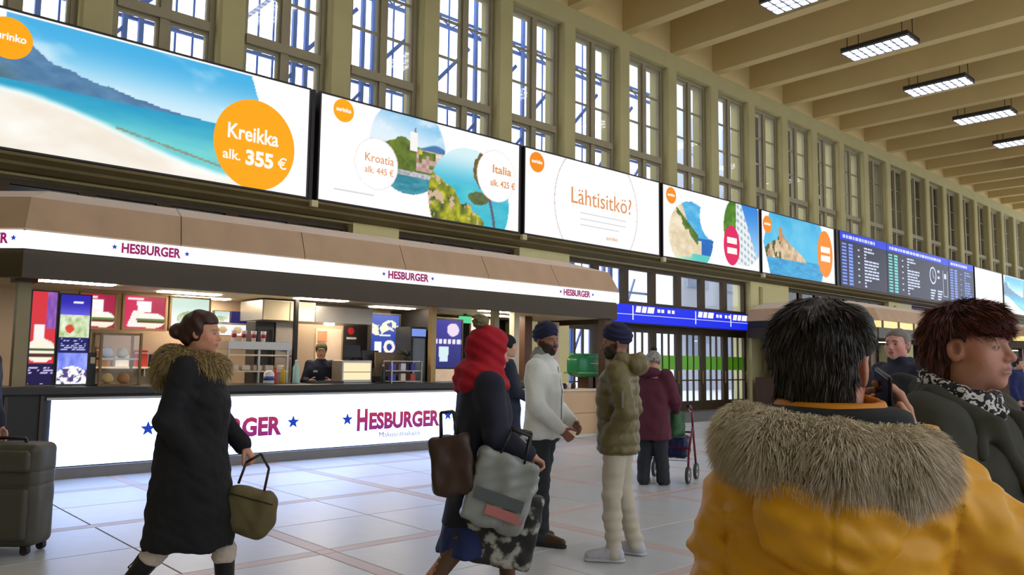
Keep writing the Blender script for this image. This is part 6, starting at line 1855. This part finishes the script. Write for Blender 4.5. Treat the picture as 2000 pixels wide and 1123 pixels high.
t = empty('rollator', (8.42, 5.98, 0), math.atan2(-face_dir(.42, .9)[0], face_dir(.42, .9)[1])); tag(t, 'dark red four-wheeled walker with navy bag', 'walker')
M_rfr = mat('maroon_tube', (112, 26, 48), .35, .2)
t.location = (8.42, 6.10, 0)
for sx in (-.27, .27):
    MB().path([(sx, -.10, .93), (sx, .02, .90), (sx, .10, .62), (sx, .26, .14)], .014, 10).build('front_tube', M_rfr, t, True)
    MB().path([(sx, .08, .66), (sx, -.14, .40), (sx, -.20, .14)], .014, 10).build('rear_tube', M_rfr, t, True)
    MB().tube((sx, -.17, .935), (sx, -.05, .925), .02, n=12).build('grip', M_bshoe, t)
    MB().path([(sx, -.14, .90), (sx, -.08, .87), (sx, .0, .86)], .006, 6).build('brake_lever', M_steel, t)
    for wy in (.26, -.20):
        w = MB(); n = 24
        for i in range(n):
            a0, a1 = 2 * math.pi * i / n, 2 * math.pi * (i + 1) / n
            for (ra, rb, xa, xb) in ((.10, .075, -.018, .018),):
                pts_ = [(sx + xa, wy + ra * math.cos(a0), .10 + ra * math.sin(a0)), (sx + xb, wy + ra * math.cos(a0), .10 + ra * math.sin(a0)), (sx + xb, wy + ra * math.cos(a1), .10 + ra * math.sin(a1)), (sx + xa, wy + ra * math.cos(a1), .10 + ra * math.sin(a1)),
                        (sx + xa, wy + rb * math.cos(a0), .10 + rb * math.sin(a0)), (sx + xb, wy + rb * math.cos(a0), .10 + rb * math.sin(a0)), (sx + xb, wy + rb * math.cos(a1), .10 + rb * math.sin(a1)), (sx + xa, wy + rb * math.cos(a1), .10 + rb * math.sin(a1))]
                w.add(pts_, [(0, 1, 2, 3), (7, 6, 5, 4), (0, 3, 7, 4), (1, 5, 6, 2)])
        wo = w.build('wheel', mat('grey_tyre', (70, 70, 70), .7), t)
        MB().tube((sx - .012, wy, .10), (sx + .012, wy, .10), .074, n=20).build('hub', mat('pale_hub', (176, 172, 166), .5), wo)
        MB().tube((sx - .016, wy, .10), (sx + .016, wy, .10), .03, n=14).build('hub_cap', M_bshoe, wo)
MB().tube((-.27, .08, .60), (.27, .08, .60), .012).build('cross_tube', M_rfr, t); MB().tube((-.27, -.14, .42), (.27, -.14, .42), .012).build('cross_tube', M_rfr, t)
o = link('bag', fast_mesh('bag', *SDF(.012).add(bx((0, .0, .42), (.24, .14, .13), .05)).mesh(waves(.006, 30, 95))), mat('navy_nylon', (32, 34, 76), .5, var=.1), t)
for i in range(7): MB().tube((-.24 + i * .08, -.12, .26), (-.24 + i * .08, .14, .26), .004, n=6).build('basket_wire', M_steel, t)
for yy in (-.12, .14): MB().tube((-.25, yy, .26), (.25, yy, .26), .005, n=6).build('basket_wire', M_steel, t)
o = link('shopping_bag', fast_mesh('shopping_bag', *SDF(.012).add(bx((0, 0, .16), (.12, .07, .16), .05)).mesh(waves(.008, 30, 96))), mat('green_bag', (38, 84, 50), .6, var=.2, scale=10)); tag(o, 'green shopping bag hanging on the walker', 'bag')
o.location = (8.30, 5.92, .56); MB().path([(-.05, 0, .31), (0, 0, .38), (.05, 0, .31)], .006, 6).build('handle', M_bshoe, o)

# ------------------------------------------------------------------ kiosk worker
J = pose(elR=(.26, .06, 1.12), wrR=(.17, .30, 1.12), elL=(-.26, .06, 1.12), wrL=(-.16, .30, 1.12), hpit=-.15)
p = person('kiosk worker in navy shirt and olive cap behind the counter', (6.70, 11.85), face_dir(.25, -1), .985, J, (214, 160, 120), hands={'R': dict(), 'L': dict()})
jk, _, _ = jacket(p, J, M_navy, name='shirt', t=.02, arm=(.075, .062, .046), disp=waves(.004, 30, 97)); trousers(p, J, M_jean); shoes(p, J, M_bshoe)
box('name_badge', mat('white_badge', (226, 226, 230), .4), .05, .12, .15, .156, 1.27, 1.30, jk)
cp = beanie(p, J, mat('olive_cap', (86, 76, 44), .8), name='cap')
put(p, J, 'cap_visor', SDF(.007).add(ell((0, .115, .052), (.06, .055, .008))), MATS['olive_cap'])[0].parent = cp

# ------------------------------------------------------------------ traveller and suitcase at the left edge
J = pose(elR=(.27, .16, 1.12), wrR=(.28, .38, .95), elL=(-.25, -.04, 1.12))
p = person('traveller in navy jacket at the left edge with a hand on the suitcase', (1.20, 7.62), face_dir(1, -.1), 1.0, J, (206, 150, 128), hands={'R': dict(curl=(.7, .9, .6), n=(0, -.2, -1)), 'L': dict()})
jacket(p, J, M_navy, hem=.76, t=.045, arm=(.09, .076, .056), disp=waves(.006, 26, 98)); trousers(p, J, M_jean); shoes(p, J, M_bshoe)
put(p, J, 'hair', hair_short(), M_bhair, waves(.004, 70, 99))
t = empty('suitcase', (1.383, 7.03, 0), AZ0); tag(t, 'large dark grey-green soft suitcase on wheels at the left edge', 'suitcase')
M_case = mat('grey_green_nylon', (74, 72, 62), .45, var=.1, scale=6, bump=.05, spec=.5)
link('shell', fast_mesh('shell', *SDF(.009).add(bx((0, 0, .43), (.29, .15, .375), .06)).mesh(lambda x, y, z: -.006 * np.exp(-((z - .60) / .008) ** 2) - .006 * np.exp(-((z - .50) / .008) ** 2) + waves(.002, 20, 101)(x, y, z))), M_case, t)
link('front_pocket', fast_mesh('front_pocket', *SDF(.009).add(bx((0, -.155, .30), (.25, .035, .19), .03)).mesh()), M_case, t)
link('top_pocket', fast_mesh('top_pocket', *SDF(.009).add(bx((0, -.155, .68), (.25, .03, .08), .028)).mesh()), M_case, t)
MB().path([(-.12, 0, .80), (-.11, 0, .835), (.11, 0, .835), (.12, 0, .80)], .012, 8).build('carry_handle', M_bshoe, t, True)
for sx in (-.22, .22):
    for sy in (-.1, .1):
        MB().tube((sx, sy - .02, .03), (sx, sy + .02, .03), .03, n=14).build('wheel', M_rubber, t)
        box('wheel_fork', M_bshoe, sx - .025, sx + .025, sy - .025, sy + .025, .03, .075, t)
